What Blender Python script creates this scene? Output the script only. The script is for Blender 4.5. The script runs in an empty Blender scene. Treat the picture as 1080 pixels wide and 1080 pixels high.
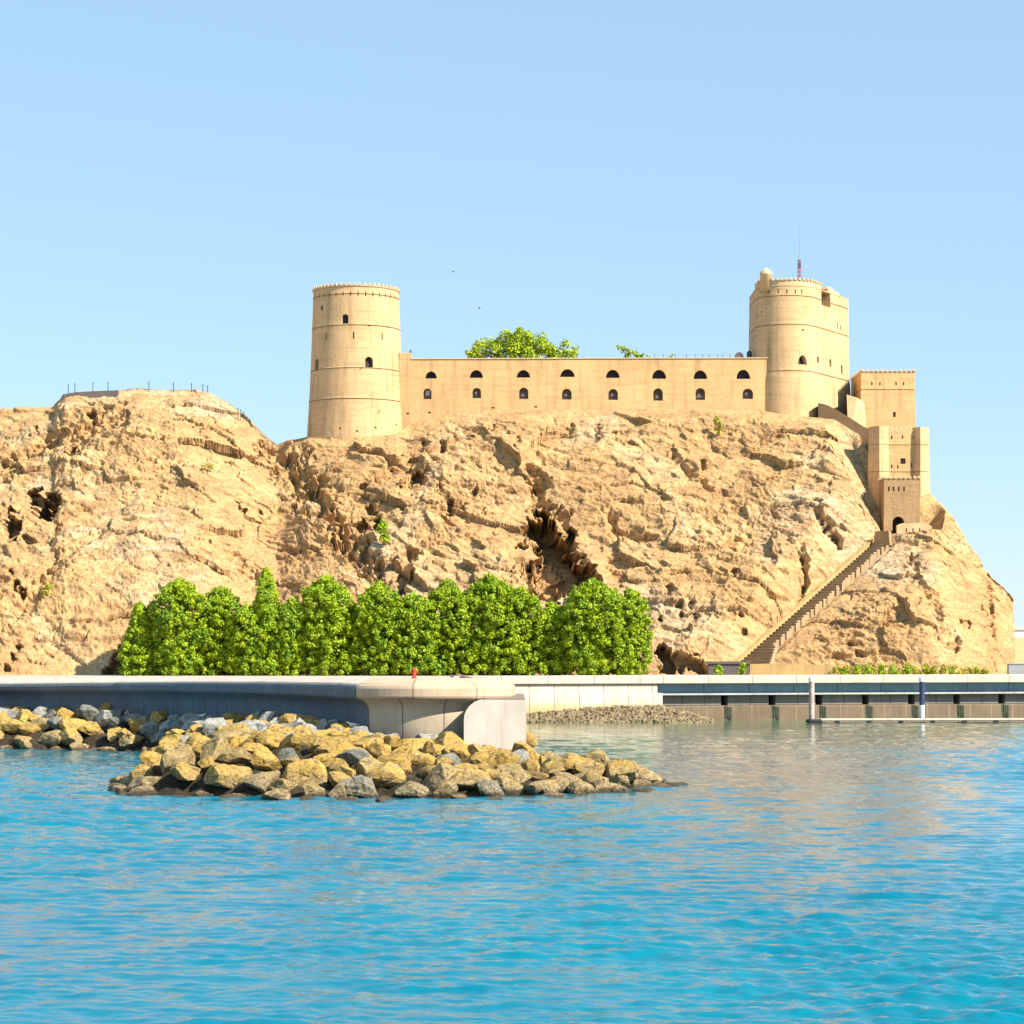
import bpy, bmesh, math, random
import numpy as np
from mathutils import Vector, Matrix
from mathutils.geometry import tessellate_polygon

scene = bpy.context.scene
COL = scene.collection
R = math.radians
rng = np.random.default_rng(7)
random.seed(7)

# ------------------------------------------------------------------ camera, sky, sun, exposure
F = 2550.0            # focal length in photograph pixels (1080 wide)
HZ = 690.0            # picture row of the horizon
EYE = 7.5             # metres above the water
cam_d = bpy.data.cameras.new("camera")
cam = bpy.data.objects.new("camera", cam_d)
COL.objects.link(cam)
cam.location = (0, 0, EYE)
cam.rotation_euler = (R(90), 0, 0)
cam_d.sensor_width = 36
cam_d.lens = 36 * F / 1080
cam_d.shift_y = (HZ - 540) / 1080
cam_d.clip_start = 0.5
cam_d.clip_end = 20000
scene.camera = cam

SUN_AZ, SUN_EL = 57, 38
to_sun = Vector((math.sin(R(SUN_AZ)) * math.cos(R(SUN_EL)), -math.cos(R(SUN_AZ)) * math.cos(R(SUN_EL)), math.sin(R(SUN_EL))))
sun_d = bpy.data.lights.new("sun", 'SUN')
sun_d.energy = 4.6
sun_d.angle = R(0.53)
sun_d.color = (1.0, 0.93, 0.80)
sun = bpy.data.objects.new("sun", sun_d)
COL.objects.link(sun)
sun.location = (100, -50, 200)
sun.rotation_euler = to_sun.to_track_quat('Z', 'Y').to_euler()

world = bpy.data.worlds.new("World")
scene.world = world
world.use_nodes = True
wn = world.node_tree
wn.nodes.clear()
sky = wn.nodes.new("ShaderNodeTexSky")
sky.sky_type = 'NISHITA'
sky.sun_disc = False
sky.sun_elevation = R(SUN_EL)
sky.sun_rotation = R(180 - SUN_AZ)
sky.altitude = 0
sky.air_density = 1.0
sky.dust_density = 0.1
sky.ozone_density = 3.0
bg = wn.nodes.new("ShaderNodeBackground")
bg.inputs[1].default_value = 0.10
wo = wn.nodes.new("ShaderNodeOutputWorld")
haze_mix = wn.nodes.new("ShaderNodeMix")          # an even, slightly hazy sky: clear-sky model blended with a pale blue
haze_mix.data_type = 'RGBA'
haze_mix.inputs[0].default_value = 0.62
haze_mix.inputs[7].default_value = (2.28, 3.53, 4.72, 1)
wn.links.new(sky.outputs[0], haze_mix.inputs[6])
wn.links.new(haze_mix.outputs[2], bg.inputs[0])
wn.links.new(bg.outputs[0], wo.inputs[0])

scene.view_settings.view_transform = 'Standard'
scene.view_settings.look = 'None'
scene.view_settings.gamma = 1
scene.view_settings.use_curve_mapping = False
scene.view_settings.exposure = 1.0
scene.cycles.max_bounces = 6
scene.cycles.diffuse_bounces = 1
scene.cycles.glossy_bounces = 3
scene.cycles.transparent_max_bounces = 4


def P(px, py, Y):
    return Vector(((px - 540) * Y / F, Y, EYE - (py - HZ) * Y / F))


def XA(px, Y):
    return (px - 540) * Y / F


def ZA(py, Y):
    return EYE - (py - HZ) * Y / F


# ------------------------------------------------------------------ tagging helpers
def tag(o, label=None, cat=None, group=None, kind="thing"):
    if label:
        o["label"] = label
    if cat:
        o["category"] = cat
    if group:
        o["group"] = group
    if kind:
        o["kind"] = kind
    return o


def empty(name, loc, label, cat, group=None):
    o = bpy.data.objects.new(name, None)
    o.empty_display_size = 0.3
    o.location = loc
    COL.objects.link(o)
    return tag(o, label, cat, group)


def link_mesh(name, me, m=None, parent=None):
    o = bpy.data.objects.new(name, me)
    if m is not None:
        me.materials.clear()
        me.materials.append(m)
    COL.objects.link(o)
    if parent is not None:
        o.parent = parent
        o.matrix_parent_inverse = Matrix.Translation(-parent.location)
    return o


def from_bm(name, bm, m=None, parent=None, smooth=False, recalc=True):
    if recalc:
        bmesh.ops.recalc_face_normals(bm, faces=bm.faces)
    me = bpy.data.meshes.new(name)
    bm.to_mesh(me)
    bm.free()
    if smooth:
        me.polygons.foreach_set("use_smooth", [True] * len(me.polygons))
    return link_mesh(name, me, m, parent)


def np_mesh(name, V, Q, smooth=False):
    me = bpy.data.meshes.new(name)
    V = np.ascontiguousarray(V, dtype=np.float32)
    Q = np.ascontiguousarray(Q, dtype=np.int32)
    n, k = Q.shape
    me.vertices.add(len(V))
    me.vertices.foreach_set("co", V.ravel())
    me.loops.add(n * k)
    me.loops.foreach_set("vertex_index", Q.ravel())
    me.polygons.add(n)
    me.polygons.foreach_set("loop_start", np.arange(n, dtype=np.int32) * k)
    if smooth:
        me.polygons.foreach_set("use_smooth", np.ones(n, dtype=bool))
    me.update(calc_edges=True)
    return me


def grid_quads(nu, nv):
    i = np.arange(nu - 1)[:, None] * nv + np.arange(nv - 1)[None, :]
    i = i.ravel()
    return np.stack([i, i + nv, i + nv + 1, i + 1], 1)


# ------------------------------------------------------------------ noise in numpy
def _hash(ix, iy, iz, seed):
    h = (ix.astype(np.int64) * 374761393 + iy.astype(np.int64) * 668265263 + iz.astype(np.int64) * 2147483647 + seed * 144665) & 0xFFFFFFFF
    h = ((h ^ (h >> 13)) * 1274126177) & 0xFFFFFFFF
    h = ((h ^ (h >> 16)) * 2246822519) & 0xFFFFFFFF
    return h ^ (h >> 15)


_G = rng.normal(size=(256, 3))
_G /= np.linalg.norm(_G, axis=1)[:, None]


def perlin(p, seed=0):
    p = np.asarray(p, dtype=np.float64)
    i = np.floor(p).astype(np.int64)
    f = p - i
    u = f * f * f * (f * (f * 6 - 15) + 10)
    out = np.zeros(len(p))
    for dx in (0, 1):
        wx = u[:, 0] if dx else 1 - u[:, 0]
        for dy in (0, 1):
            wy = u[:, 1] if dy else 1 - u[:, 1]
            for dz in (0, 1):
                wz = u[:, 2] if dz else 1 - u[:, 2]
                g = _G[_hash(i[:, 0] + dx, i[:, 1] + dy, i[:, 2] + dz, seed) & 255]
                d = g[:, 0] * (f[:, 0] - dx) + g[:, 1] * (f[:, 1] - dy) + g[:, 2] * (f[:, 2] - dz)
                out += wx * wy * wz * d
    return out * 1.5


def fbm(p, octaves=4, seed=0, gain=0.5, ridged=False):
    a, s, out = 1.0, 1.0, np.zeros(len(p))
    for k in range(octaves):
        n = perlin(np.asarray(p) * s, seed + k * 17)
        if ridged:
            n = 1 - 2 * np.abs(n)
        out += a * n
        a *= gain
        s *= 2.03
    return out


def facets(p, seed=0, tilt=1.0):
    """Chunky rock: every Voronoi cell carries a tilted plane of its own, so the surface breaks into blocks."""
    i = np.floor(p).astype(np.int64)
    best = np.full(len(p), 9e9)
    val = np.zeros(len(p))
    for dx in (-1, 0, 1):
        for dy in (-1, 0, 1):
            for dz in (-1, 0, 1):
                cx, cy, cz = i[:, 0] + dx, i[:, 1] + dy, i[:, 2] + dz
                h = _hash(cx, cy, cz, seed)
                fx = cx + (h & 1023) / 1023.0 - p[:, 0]
                fy = cy + ((h >> 10) & 1023) / 1023.0 - p[:, 1]
                fz = cz + ((h >> 20) & 1023) / 1023.0 - p[:, 2]
                d = fx * fx + fy * fy + fz * fz
                m = d < best
                best = np.where(m, d, best)
                g = _G[(h >> 7) & 255]
                v = ((h >> 3) & 255) / 255.0 - 0.5 + tilt * (g[:, 0] * fx + g[:, 1] * fy + g[:, 2] * fz)
                val = np.where(m, v, val)
    return val


def sstep(a, b, x):
    t = np.clip((x - a) / (b - a), 0, 1)
    return t * t * (3 - 2 * t)


# ------------------------------------------------------------------ materials
class NT:
    def __init__(self, name):
        self.m = bpy.data.materials.new(name)
        self.m.use_nodes = True
        self.t = self.m.node_tree
        self.t.nodes.clear()
        self.out = self.t.nodes.new("ShaderNodeOutputMaterial")
        self.b = self.t.nodes.new("ShaderNodeBsdfPrincipled")
        self.t.links.new(self.b.outputs[0], self.out.inputs[0])

    def n(self, kind, **kw):
        nd = self.t.nodes.new(kind)
        for k, v in kw.items():
            setattr(nd, k, v)
        return nd

    def l(self, a, b):
        self.t.links.new(a, b)

    def coord(self, which="Object", scale=(1, 1, 1), rot=(0, 0, 0), rand=False):
        if which == "Position":
            src = self.n("ShaderNodeNewGeometry").outputs["Position"]
        elif which == "UV":
            src = self.n("ShaderNodeTexCoord").outputs["UV"]
        else:
            src = self.n("ShaderNodeTexCoord").outputs[which]
        mp = self.n("ShaderNodeMapping")
        mp.inputs["Scale"].default_value = scale
        mp.inputs["Rotation"].default_value = rot
        self.l(src, mp.inputs["Vector"])
        if rand:
            oi = self.n("ShaderNodeObjectInfo")
            mu = self.n("ShaderNodeMath", operation='MULTIPLY')
            self.l(oi.outputs["Random"], mu.inputs[0])
            mu.inputs[1].default_value = 57.0
            self.l(mu.outputs[0], mp.inputs["Location"])
        return mp.outputs[0]

    def noise(self, vec, scale, detail=4, rough=0.55, dist=0.0):
        nd = self.n("ShaderNodeTexNoise")
        nd.inputs["Scale"].default_value = scale
        nd.inputs["Detail"].default_value = detail
        nd.inputs["Roughness"].default_value = rough
        nd.inputs["Distortion"].default_value = dist
        self.l(vec, nd.inputs["Vector"])
        return nd.outputs["Fac"]

    def voro(self, vec, scale, feature='F1', out="Distance"):
        nd = self.n("ShaderNodeTexVoronoi", feature=feature)
        nd.inputs["Scale"].default_value = scale
        self.l(vec, nd.inputs["Vector"])
        return nd.outputs[out]

    def ramp(self, fac, stops, interp='LINEAR'):
        nd = self.n("ShaderNodeValToRGB")
        cr = nd.color_ramp
        cr.interpolation = interp
        while len(cr.elements) < len(stops):
            cr.elements.new(0.5)
        for e, (p, c) in zip(cr.elements, stops):
            e.position = p
            e.color = (c, c, c, 1) if isinstance(c, (int, float)) else (*c, 1)
        self.l(fac, nd.inputs[0])
        return nd.outputs[0]

    def mix(self, fac, a, b, blend='MIX'):
        nd = self.n("ShaderNodeMix", data_type='RGBA', blend_type=blend)
        for sock, v in ((nd.inputs[0], fac), (nd.inputs[6], a), (nd.inputs[7], b)):
            if isinstance(v, (int, float)):
                sock.default_value = v
            elif isinstance(v, tuple):
                sock.default_value = (*v, 1)
            else:
                self.l(v, sock)
        return nd.outputs[2]

    def math(self, op, a, b=0.0, c=None):
        nd = self.n("ShaderNodeMath", operation=op)
        for sock, v in zip(nd.inputs, (a, b) if c is None else (a, b, c)):
            if isinstance(v, (int, float)):
                sock.default_value = v
            else:
                self.l(v, sock)
        return nd.outputs[0]

    def sep(self, vec):
        nd = self.n("ShaderNodeSeparateXYZ")
        self.l(vec, nd.inputs[0])
        return nd.outputs

    def base(self, c):
        s = self.b.inputs["Base Color"]
        if isinstance(c, tuple):
            s.default_value = (*c, 1)
        else:
            self.l(c, s)

    def rough(self, v, spec=0.3):
        self.b.inputs["Roughness"].default_value = v
        self.b.inputs["Specular IOR Level"].default_value = spec

    def bump(self, h, strength=0.5, dist=0.1, prev=None):
        nd = self.n("ShaderNodeBump")
        nd.inputs["Strength"].default_value = strength
        nd.inputs["Distance"].default_value = dist
        self.l(h, nd.inputs["Height"])
        if prev is not None:
            self.l(prev, nd.inputs["Normal"])
        self.l(nd.outputs[0], self.b.inputs["Normal"])
        return nd.outputs[0]


def simple(name, c, rough=0.8, var=0.12, scale=1.5, spec=0.3, metal=0.0):
    t = NT(name)
    v = t.coord("Object")
    f = t.noise(v, scale, 5, 0.6)
    lo = tuple(max(0, x * (1 - var)) for x in c)
    hi = tuple(min(1, x * (1 + var)) for x in c)
    t.base(t.ramp(f, [(0.3, lo), (0.7, hi)]))
    t.rough(rough, spec)
    t.b.inputs["Metallic"].default_value = metal
    return t.m


def mat_plaster(name, c, stain, grain=0.5):
    t = NT(name)
    v = t.coord("Position")
    f = t.noise(v, 0.22, 6, 0.6, 0.4)
    a = t.ramp(f, [(0.30, tuple(x * 0.88 for x in c)), (0.5, c), (0.7, tuple(min(1, x * 1.1) for x in c))])
    vs = t.coord("Position", scale=(1.3, 1.3, 0.12))
    s = t.ramp(t.noise(vs, 0.9, 5, 0.65), [(0.50, 0.0), (0.72, 0.75)])
    a = t.mix(s, a, stain)
    vh = t.coord("Position", scale=(0.25, 0.25, 2.2))
    a = t.mix(t.ramp(t.noise(vh, 1.0, 4, 0.6), [(0.50, 0.0), (0.72, 0.45)]), a, stain)
    sp = t.ramp(t.noise(v, 3.0, 6, 0.75), [(0.60, 0.0), (0.72, 0.45)])
    a = t.mix(sp, a, tuple(x * 0.6 for x in stain))
    t.base(a)
    t.rough(0.92, 0.15)
    t.bump(t.noise(v, 2.2, 7, 0.7), grain, 0.12)
    return t.m


M = {}
M['plaster'] = mat_plaster("ochre_plaster", (0.645, 0.415, 0.213), (0.36, 0.22, 0.112))
M['plaster_orange'] = mat_plaster("orange_plaster", (0.645, 0.395, 0.182), (0.38, 0.225, 0.105))
M['plaster_brown'] = mat_plaster("brown_rubble_plaster", (0.42, 0.265, 0.135), (0.25, 0.165, 0.09), 0.9)
M['plaster_cream'] = mat_plaster("cream_plaster", (0.64, 0.45, 0.25), (0.46, 0.31, 0.16))
M['lip'] = simple("pale_lime_render", (0.60, 0.42, 0.25), 0.9)
M['dark'] = simple("dark_opening_back", (0.035, 0.03, 0.04), 0.7)  # near-black backing painted for the darkness inside the openings
M['dim'] = simple("grey_timber", (0.16, 0.12, 0.10), 0.8)
M['pane'] = simple("pale_sky_gap", (0.62, 0.58, 0.60), 0.6)  # pale boxes painted as the sky showing through the lower openings
M['iron'] = simple("dark_iron", (0.05, 0.055, 0.065), 0.5)
M['mastred'] = simple("mast_red_paint", (0.42, 0.06, 0.08), 0.5)
M['mastgrey'] = simple("mast_grey_paint", (0.28, 0.28, 0.32), 0.5)
M['pink'] = simple("pink_render", (0.60, 0.32, 0.26), 0.8)
M['tank'] = simple("dark_grey_plastic", (0.06, 0.065, 0.075), 0.5)
M['white'] = simple("white_paint", (0.80, 0.80, 0.80), 0.6)
M['navy'] = simple("navy_paint", (0.035, 0.05, 0.12), 0.5)
M['rustwhite'] = simple("weathered_white_paint", (0.46, 0.34, 0.30), 0.7, 0.35, 2.0)
M['red'] = simple("red_paint", (0.55, 0.07, 0.03), 0.45)
M['gull'] = simple("white_feathers", (0.82, 0.82, 0.82), 0.8)
M['gullwing'] = simple("grey_feathers", (0.30, 0.31, 0.33), 0.8)
M['darkbird'] = simple("dark_feathers", (0.05, 0.05, 0.06), 0.8)
M['bill'] = simple("yellow_bill", (0.65, 0.40, 0.05), 0.6)


def mat_rock_hill():
    t = NT("craggy_tan_rock")
    v = t.coord("Position")
    big = t.noise(v, 0.055, 5, 0.6, 0.8)
    a = t.ramp(big, [(0.28, (0.45, 0.255, 0.112)), (0.41, (0.53, 0.315, 0.135)), (0.52, (0.565, 0.350, 0.155)), (0.60, (0.585, 0.405, 0.220)), (0.72, (0.56, 0.435, 0.295))])
    # tilted strata streaks
    vs = t.coord("Position", scale=(0.35, 0.35, 1.6), rot=(0.0, R(24), 0.0))
    st = t.noise(vs, 0.55, 7, 0.68, 0.7)
    a = t.mix(t.ramp(st, [(0.40, 0.75), (0.56, 0.0)]), a, (0.37, 0.215, 0.10))
    a = t.mix(t.ramp(st, [(0.58, 0.0), (0.74, 0.6)]), a, (0.56, 0.36, 0.165))
    pat = t.noise(v, 0.16, 6, 0.7, 0.5)
    a = t.mix(t.ramp(pat, [(0.55, 0.0), (0.70, 0.55)]), a, (0.54, 0.30, 0.16))
    gr = t.noise(v, 0.30, 6, 0.72, 0.3)
    a = t.mix(t.ramp(gr, [(0.60, 0.0), (0.72, 0.6)]), a, (0.38, 0.31, 0.215))
    fine = t.noise(v, 2.1, 8, 0.78, 0.2)
    a = t.mix(t.ramp(fine, [(0.36, 0.85), (0.47, 0.0)]), a, (0.20, 0.13, 0.075))
    a = t.mix(t.ramp(fine, [(0.55, 0.0), (0.72, 0.5)]), a, (0.57, 0.39, 0.20))
    ve = t.coord("Position", scale=(0.6, 0.8, 1.5), rot=(R(20), R(-32), 0))
    wn_ = t.n('ShaderNodeVectorMath', operation='ADD')
    nz = t.n('ShaderNodeTexNoise')
    nz.inputs['Scale'].default_value = 0.6
    nz.inputs['Detail'].default_value = 5
    t.l(v, nz.inputs['Vector'])
    t.l(ve, wn_.inputs[0])
    sc_ = t.n('ShaderNodeVectorMath', operation='SCALE')
    sc_.inputs['Scale'].default_value = 2.4
    t.l(nz.outputs['Color'], sc_.inputs[0])
    t.l(sc_.outputs[0], wn_.inputs[1])
    cr = t.voro(wn_.outputs[0], 0.30, 'DISTANCE_TO_EDGE')
    crm = t.math('MULTIPLY', t.ramp(cr, [(0.0, 1.0), (0.022, 0.0)]), t.ramp(t.noise(v, 0.22, 3), [(0.47, 0.0), (0.58, 0.8)]))
    a = t.mix(crm, a, (0.16, 0.11, 0.07))
    t.base(a)
    t.rough(0.95, 0.1)
    vf = t.n('ShaderNodeTexVoronoi', feature='F1')
    vf.inputs['Scale'].default_value = 0.75
    vf.inputs['Detail'].default_value = 3.0
    vf.inputs['Roughness'].default_value = 0.6
    t.l(wn_.outputs[0], vf.inputs['Vector'])
    b0 = t.bump(vf.outputs['Distance'], 0.5, 0.34)
    b1 = t.bump(t.noise(vs, 1.6, 9, 0.72, 0.3), 0.35, 0.16, b0)
    t.bump(t.noise(v, 4.2, 6, 0.75), 0.6, 0.10, b1)
    return t.m


def mat_boulder(name, stops, dirt, tidal=True):
    t = NT(name)
    v = t.coord("Object", rand=True)
    f = t.noise(v, 1.0, 7, 0.7, 0.5)
    a = t.ramp(f, stops)
    pit = t.noise(v, 6.5, 6, 0.8, 0.2)
    a = t.mix(t.ramp(pit, [(0.38, 0.85), (0.50, 0.0)]), a, dirt)
    a = t.mix(t.ramp(pit, [(0.56, 0.0), (0.70, 0.55)]), a, tuple(min(1, x * 1.25 + 0.08) for x in stops[-1][1]))
    vein = t.noise(v, 1.6, 8, 0.75, 1.0)
    a = t.mix(t.ramp(vein, [(0.36, 0.8), (0.47, 0.0)]), a, dirt)
    z = t.sep(t.coord("Position"))[2]
    zn = t.math('ADD', z, t.math('MULTIPLY', t.noise(t.coord("Position"), 0.8, 4), 1.1))
    if tidal:
        # barnacles in the tidal band: pale and brown specks close to the waterline
        sp = t.noise(v, 7.0, 5, 0.8)
        bc = t.ramp(sp, [(0.42, (0.10, 0.07, 0.045)), (0.5, (0.34, 0.24, 0.13)), (0.58, (0.56, 0.46, 0.30))])
        a = t.mix(t.ramp(zn, [(0.30, 0.9), (0.60, 0.55), (1.0, 0.0)]) if False else t.math('MULTIPLY', t.ramp(t.math('MULTIPLY', zn, 0.4), [(0.35, 1.0), (0.85, 0.0)]), 0.8), a, bc)
        a = t.mix(t.ramp(t.math('MULTIPLY', zn, 0.5), [(0.33, 0.9), (0.44, 0.0)]), a, (0.07, 0.05, 0.03))
    t.base(a)
    t.rough(0.85, 0.25)
    b1 = t.bump(t.noise(v, 1.8, 8, 0.7, 0.3), 0.9, 0.30)
    t.bump(pit, 0.9, 0.12, b1)
    return t.m


M['hill'] = mat_rock_hill()
M['ochre'] = mat_boulder("ochre_boulder", [(0.28, (0.22, 0.145, 0.065)), (0.38, (0.46, 0.30, 0.10)), (0.55, (0.65, 0.395, 0.075)), (0.66, (0.56, 0.40, 0.18)), (0.76, (0.58, 0.48, 0.32))], (0.13, 0.085, 0.045))
M['slate'] = mat_boulder("slate_grey_boulder", [(0.30, (0.13, 0.135, 0.12)), (0.5, (0.22, 0.22, 0.185)), (0.68, (0.40, 0.37, 0.29))], (0.07, 0.075, 0.065))
M['pale'] = mat_boulder("pale_grey_boulder", [(0.30, (0.26, 0.25, 0.22)), (0.5, (0.42, 0.39, 0.33)), (0.7, (0.58, 0.54, 0.47))], (0.16, 0.15, 0.13), False)
M['brown'] = mat_boulder("brown_barnacled_boulder", [(0.30, (0.22, 0.15, 0.07)), (0.5, (0.42, 0.30, 0.12)), (0.68, (0.58, 0.42, 0.16))], (0.12, 0.08, 0.05))
M['rubble'] = mat_boulder("dark_rubble", [(0.3, (0.03, 0.022, 0.014)), (0.5, (0.075, 0.052, 0.03)), (0.7, (0.13, 0.09, 0.045))], (0.015, 0.012, 0.01), False)  # one dark tone for the bed seen between the boulders


def mat_leaf(name, lo, hi, yellow):
    t = NT(name)
    v = t.coord("Position")
    f = t.noise(v, 0.55, 3, 0.6)
    f2 = t.noise(v, 4.0, 2, 0.5)
    a = t.ramp(f, [(0.35, lo), (0.62, hi)])
    a = t.mix(t.ramp(f2, [(0.5, 0.0), (0.72, 0.8)]), a, yellow)
    oi = t.n("ShaderNodeObjectInfo")
    a = t.mix(t.math('MULTIPLY', oi.outputs["Random"], 0.35), a, hi)
    t.base(a)
    t.rough(0.55, 0.35)
    tr = t.n("ShaderNodeBsdfTranslucent")
    t.l(a, tr.inputs[0])
    mx = t.n("ShaderNodeMixShader")
    mx.inputs[0].default_value = 0.15
    t.l(t.b.outputs[0], mx.inputs[1])
    t.l(tr.outputs[0], mx.inputs[2])
    t.l(mx.outputs[0], t.out.inputs[0])
    return t.m


M['leaf'] = mat_leaf("bright_green_leaves", (0.095, 0.24, 0.012), (0.34, 0.46, 0.008), (0.54, 0.58, 0.012))
M['leaf_lime'] = mat_leaf("lime_leaves", (0.26, 0.40, 0.012), (0.44, 0.54, 0.014), (0.56, 0.56, 0.02))
M['leaf_dry'] = mat_leaf("dry_yellow_leaves", (0.30, 0.28, 0.03), (0.42, 0.40, 0.03), (0.55, 0.45, 0.05))
M['bark'] = simple("brown_bark", (0.16, 0.11, 0.07), 0.9, 0.3, 3.0)


def mat_concrete(name, c, stain, joint=0.0, jcol=(0.1, 0.09, 0.08), rows=0.0, low=None, lowz=0.0, streak=0.5):
    t = NT(name)
    v = t.coord("Position")
    a = t.ramp(t.noise(v, 0.35, 6, 0.65, 0.3), [(0.3, tuple(x * 0.84 for x in c)), (0.7, tuple(min(1, x * 1.12) for x in c))])
    vs = t.coord("Position", scale=(1.6, 1.6, 0.10))
    a = t.mix(t.ramp(t.noise(vs, 1.1, 5, 0.7), [(0.50, 0.0), (0.72, streak)]), a, stain)
    a = t.mix(t.ramp(t.noise(v, 2.4, 6, 0.78), [(0.58, 0.0), (0.72, 0.4)]), a, tuple(x * 0.6 for x in stain))
    if low is not None:
        z = t.sep(v)[2]
        zn = t.math('ADD', z, t.math('MULTIPLY', t.noise(v, 0.7, 5, 0.7), 1.4))
        a = t.mix(t.ramp(t.math('MULTIPLY', t.math('SUBTRACT', zn, lowz), 0.5), [(0.2, 1.0), (0.6, 0.0)]), a, low)
    if joint:
        u = t.sep(t.coord("UV"))
        fu = t.math('FRACT', t.math('DIVIDE', u[0], joint))
        j = t.math('LESS_THAN', fu, 0.09 / joint)
        a = t.mix(t.math('MULTIPLY', j, 0.75), a, jcol)
        if rows:
            fv = t.math('FRACT', t.math('DIVIDE', u[1], rows))
            a = t.mix(t.math('MULTIPLY', t.math('LESS_THAN', fv, 0.05 / rows), 0.6), a, jcol)
    t.base(a)
    t.rough(0.88, 0.25)
    t.bump(t.noise(v, 3.0, 6, 0.7), 0.35, 0.05)
    return t.m


M['coping'] = mat_concrete("pink_coping_stone", (0.66, 0.50, 0.405), (0.50, 0.37, 0.28), 5.4)
M['coping_shade'] = mat_concrete("shade_darkened_coping", (0.16, 0.172, 0.19), (0.10, 0.105, 0.115), 5.0)  # shade on the coping's rounded front is darkened into the colour
M['coping_tan'] = mat_concrete("tan_coping_stone", (0.54, 0.40, 0.27), (0.38, 0.27, 0.18), 3.4, (0.2, 0.15, 0.1))
M['panel'] = mat_concrete("shade_toned_wall_panel", (0.155, 0.185, 0.22), (0.09, 0.10, 0.115), 2.6)  # the left wall's shade is put into this tone; the end stays lighter
M['nose'] = mat_concrete("cream_nose_panel", (0.58, 0.47, 0.33), (0.42, 0.31, 0.20), 2.6)
M['block'] = mat_concrete("cream_block_concrete", (0.66, 0.57, 0.47), (0.52, 0.39, 0.30), 0, streak=0.9)
M['course'] = mat_concrete("cream_quay_blocks", (0.66, 0.57, 0.45), (0.48, 0.36, 0.22), 2.9, low=(0.60, 0.42, 0.20), lowz=1.7)
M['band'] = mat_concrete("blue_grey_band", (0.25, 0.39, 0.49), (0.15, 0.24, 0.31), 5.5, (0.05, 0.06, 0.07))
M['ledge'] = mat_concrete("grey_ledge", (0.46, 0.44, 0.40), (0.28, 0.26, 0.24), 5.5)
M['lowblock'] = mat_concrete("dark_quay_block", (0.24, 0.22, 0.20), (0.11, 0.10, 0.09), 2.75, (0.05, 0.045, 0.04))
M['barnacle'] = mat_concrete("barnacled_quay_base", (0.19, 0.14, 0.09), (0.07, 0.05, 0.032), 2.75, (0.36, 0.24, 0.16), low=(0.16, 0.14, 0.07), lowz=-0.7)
M['slot'] = simple("dark_recess", (0.012, 0.018, 0.03), 0.9)
M['stain_reflection'] = simple("green_stain_reflection", (0.06, 0.066, 0.042), 0.8, 0.4, 2.0)  # green stain and the dark reflection below each recess, both put into colour
M['promenade'] = simple("pale_paving", (0.52, 0.42, 0.34), 0.9, 0.1, 0.5)
M['sand'] = simple("tan_sand", (0.58, 0.38, 0.17), 0.95, 0.15, 0.1)
M['pontoon'] = simple("pale_pontoon_deck", (0.70, 0.58, 0.44), 0.8, 0.15, 1.0)
M['float'] = simple("black_rubber_float", (0.025, 0.027, 0.03), 0.7)
M['lowwall'] = mat_plaster("brown_garden_wall", (0.50, 0.33, 0.14), (0.34, 0.22, 0.10))
M['darkwall'] = mat_concrete("dark_stone_wall", (0.13, 0.11, 0.10), (0.07, 0.06, 0.06))
M['step'] = mat_plaster("stair_stone", (0.42, 0.285, 0.165), (0.28, 0.19, 0.11), 0.8)
M['tread'] = mat_plaster("stair_tread", (0.54, 0.38, 0.22), (0.38, 0.26, 0.15), 0.8)
M['grass'] = simple("yellow_green_grass", (0.40, 0.38, 0.03), 0.9, 0.3, 2.0)
M['stones'] = mat_boulder("small_riprap_stone", [(0.3, (0.10, 0.075, 0.045)), (0.5, (0.32, 0.24, 0.13)), (0.7, (0.54, 0.42, 0.24))], (0.06, 0.05, 0.04), False)
M['greypath'] = simple("grey_roadway", (0.30, 0.31, 0.32), 0.9)


def mat_sea():
    t = NT("turquoise_sea_water")
    v = t.coord("Position")
    big = t.noise(t.coord("Position", scale=(1, 0.5, 1)), 0.05, 4, 0.55)
    c = t.ramp(big, [(0.35, (0.0, 0.134, 0.206)), (0.65, (0.0, 0.178, 0.250))])
    y = t.sep(v)[1]
    # the shallows off the quay are greener
    c = t.mix(t.ramp(t.math('DIVIDE', y, 400.0), [(0.44, 0.0), (0.62, 0.85)]), c, (0.15, 0.19, 0.07))
    t.base(c)
    t.b.inputs["Roughness"].default_value = 0.015
    t.b.inputs["IOR"].default_value = 1.333
    t.b.inputs["Specular IOR Level"].default_value = 0.42
    at = t.n("ShaderNodeAttribute", attribute_name="ruffle")
    h1 = t.noise(t.coord("Position", scale=(0.75, 1.4, 1)), 3.4, 5, 0.6, 0.3)
    h2 = t.noise(t.coord("Position", scale=(0.5, 1.2, 1)), 0.5, 4, 0.55)
    h = t.math('ADD', t.math('MULTIPLY', h1, 0.35), h2)
    h = t.math('MULTIPLY', h, at.outputs["Fac"])
    t.bump(h, 1.0, 0.09)
    return t.m


M['sea'] = mat_sea()

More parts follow.
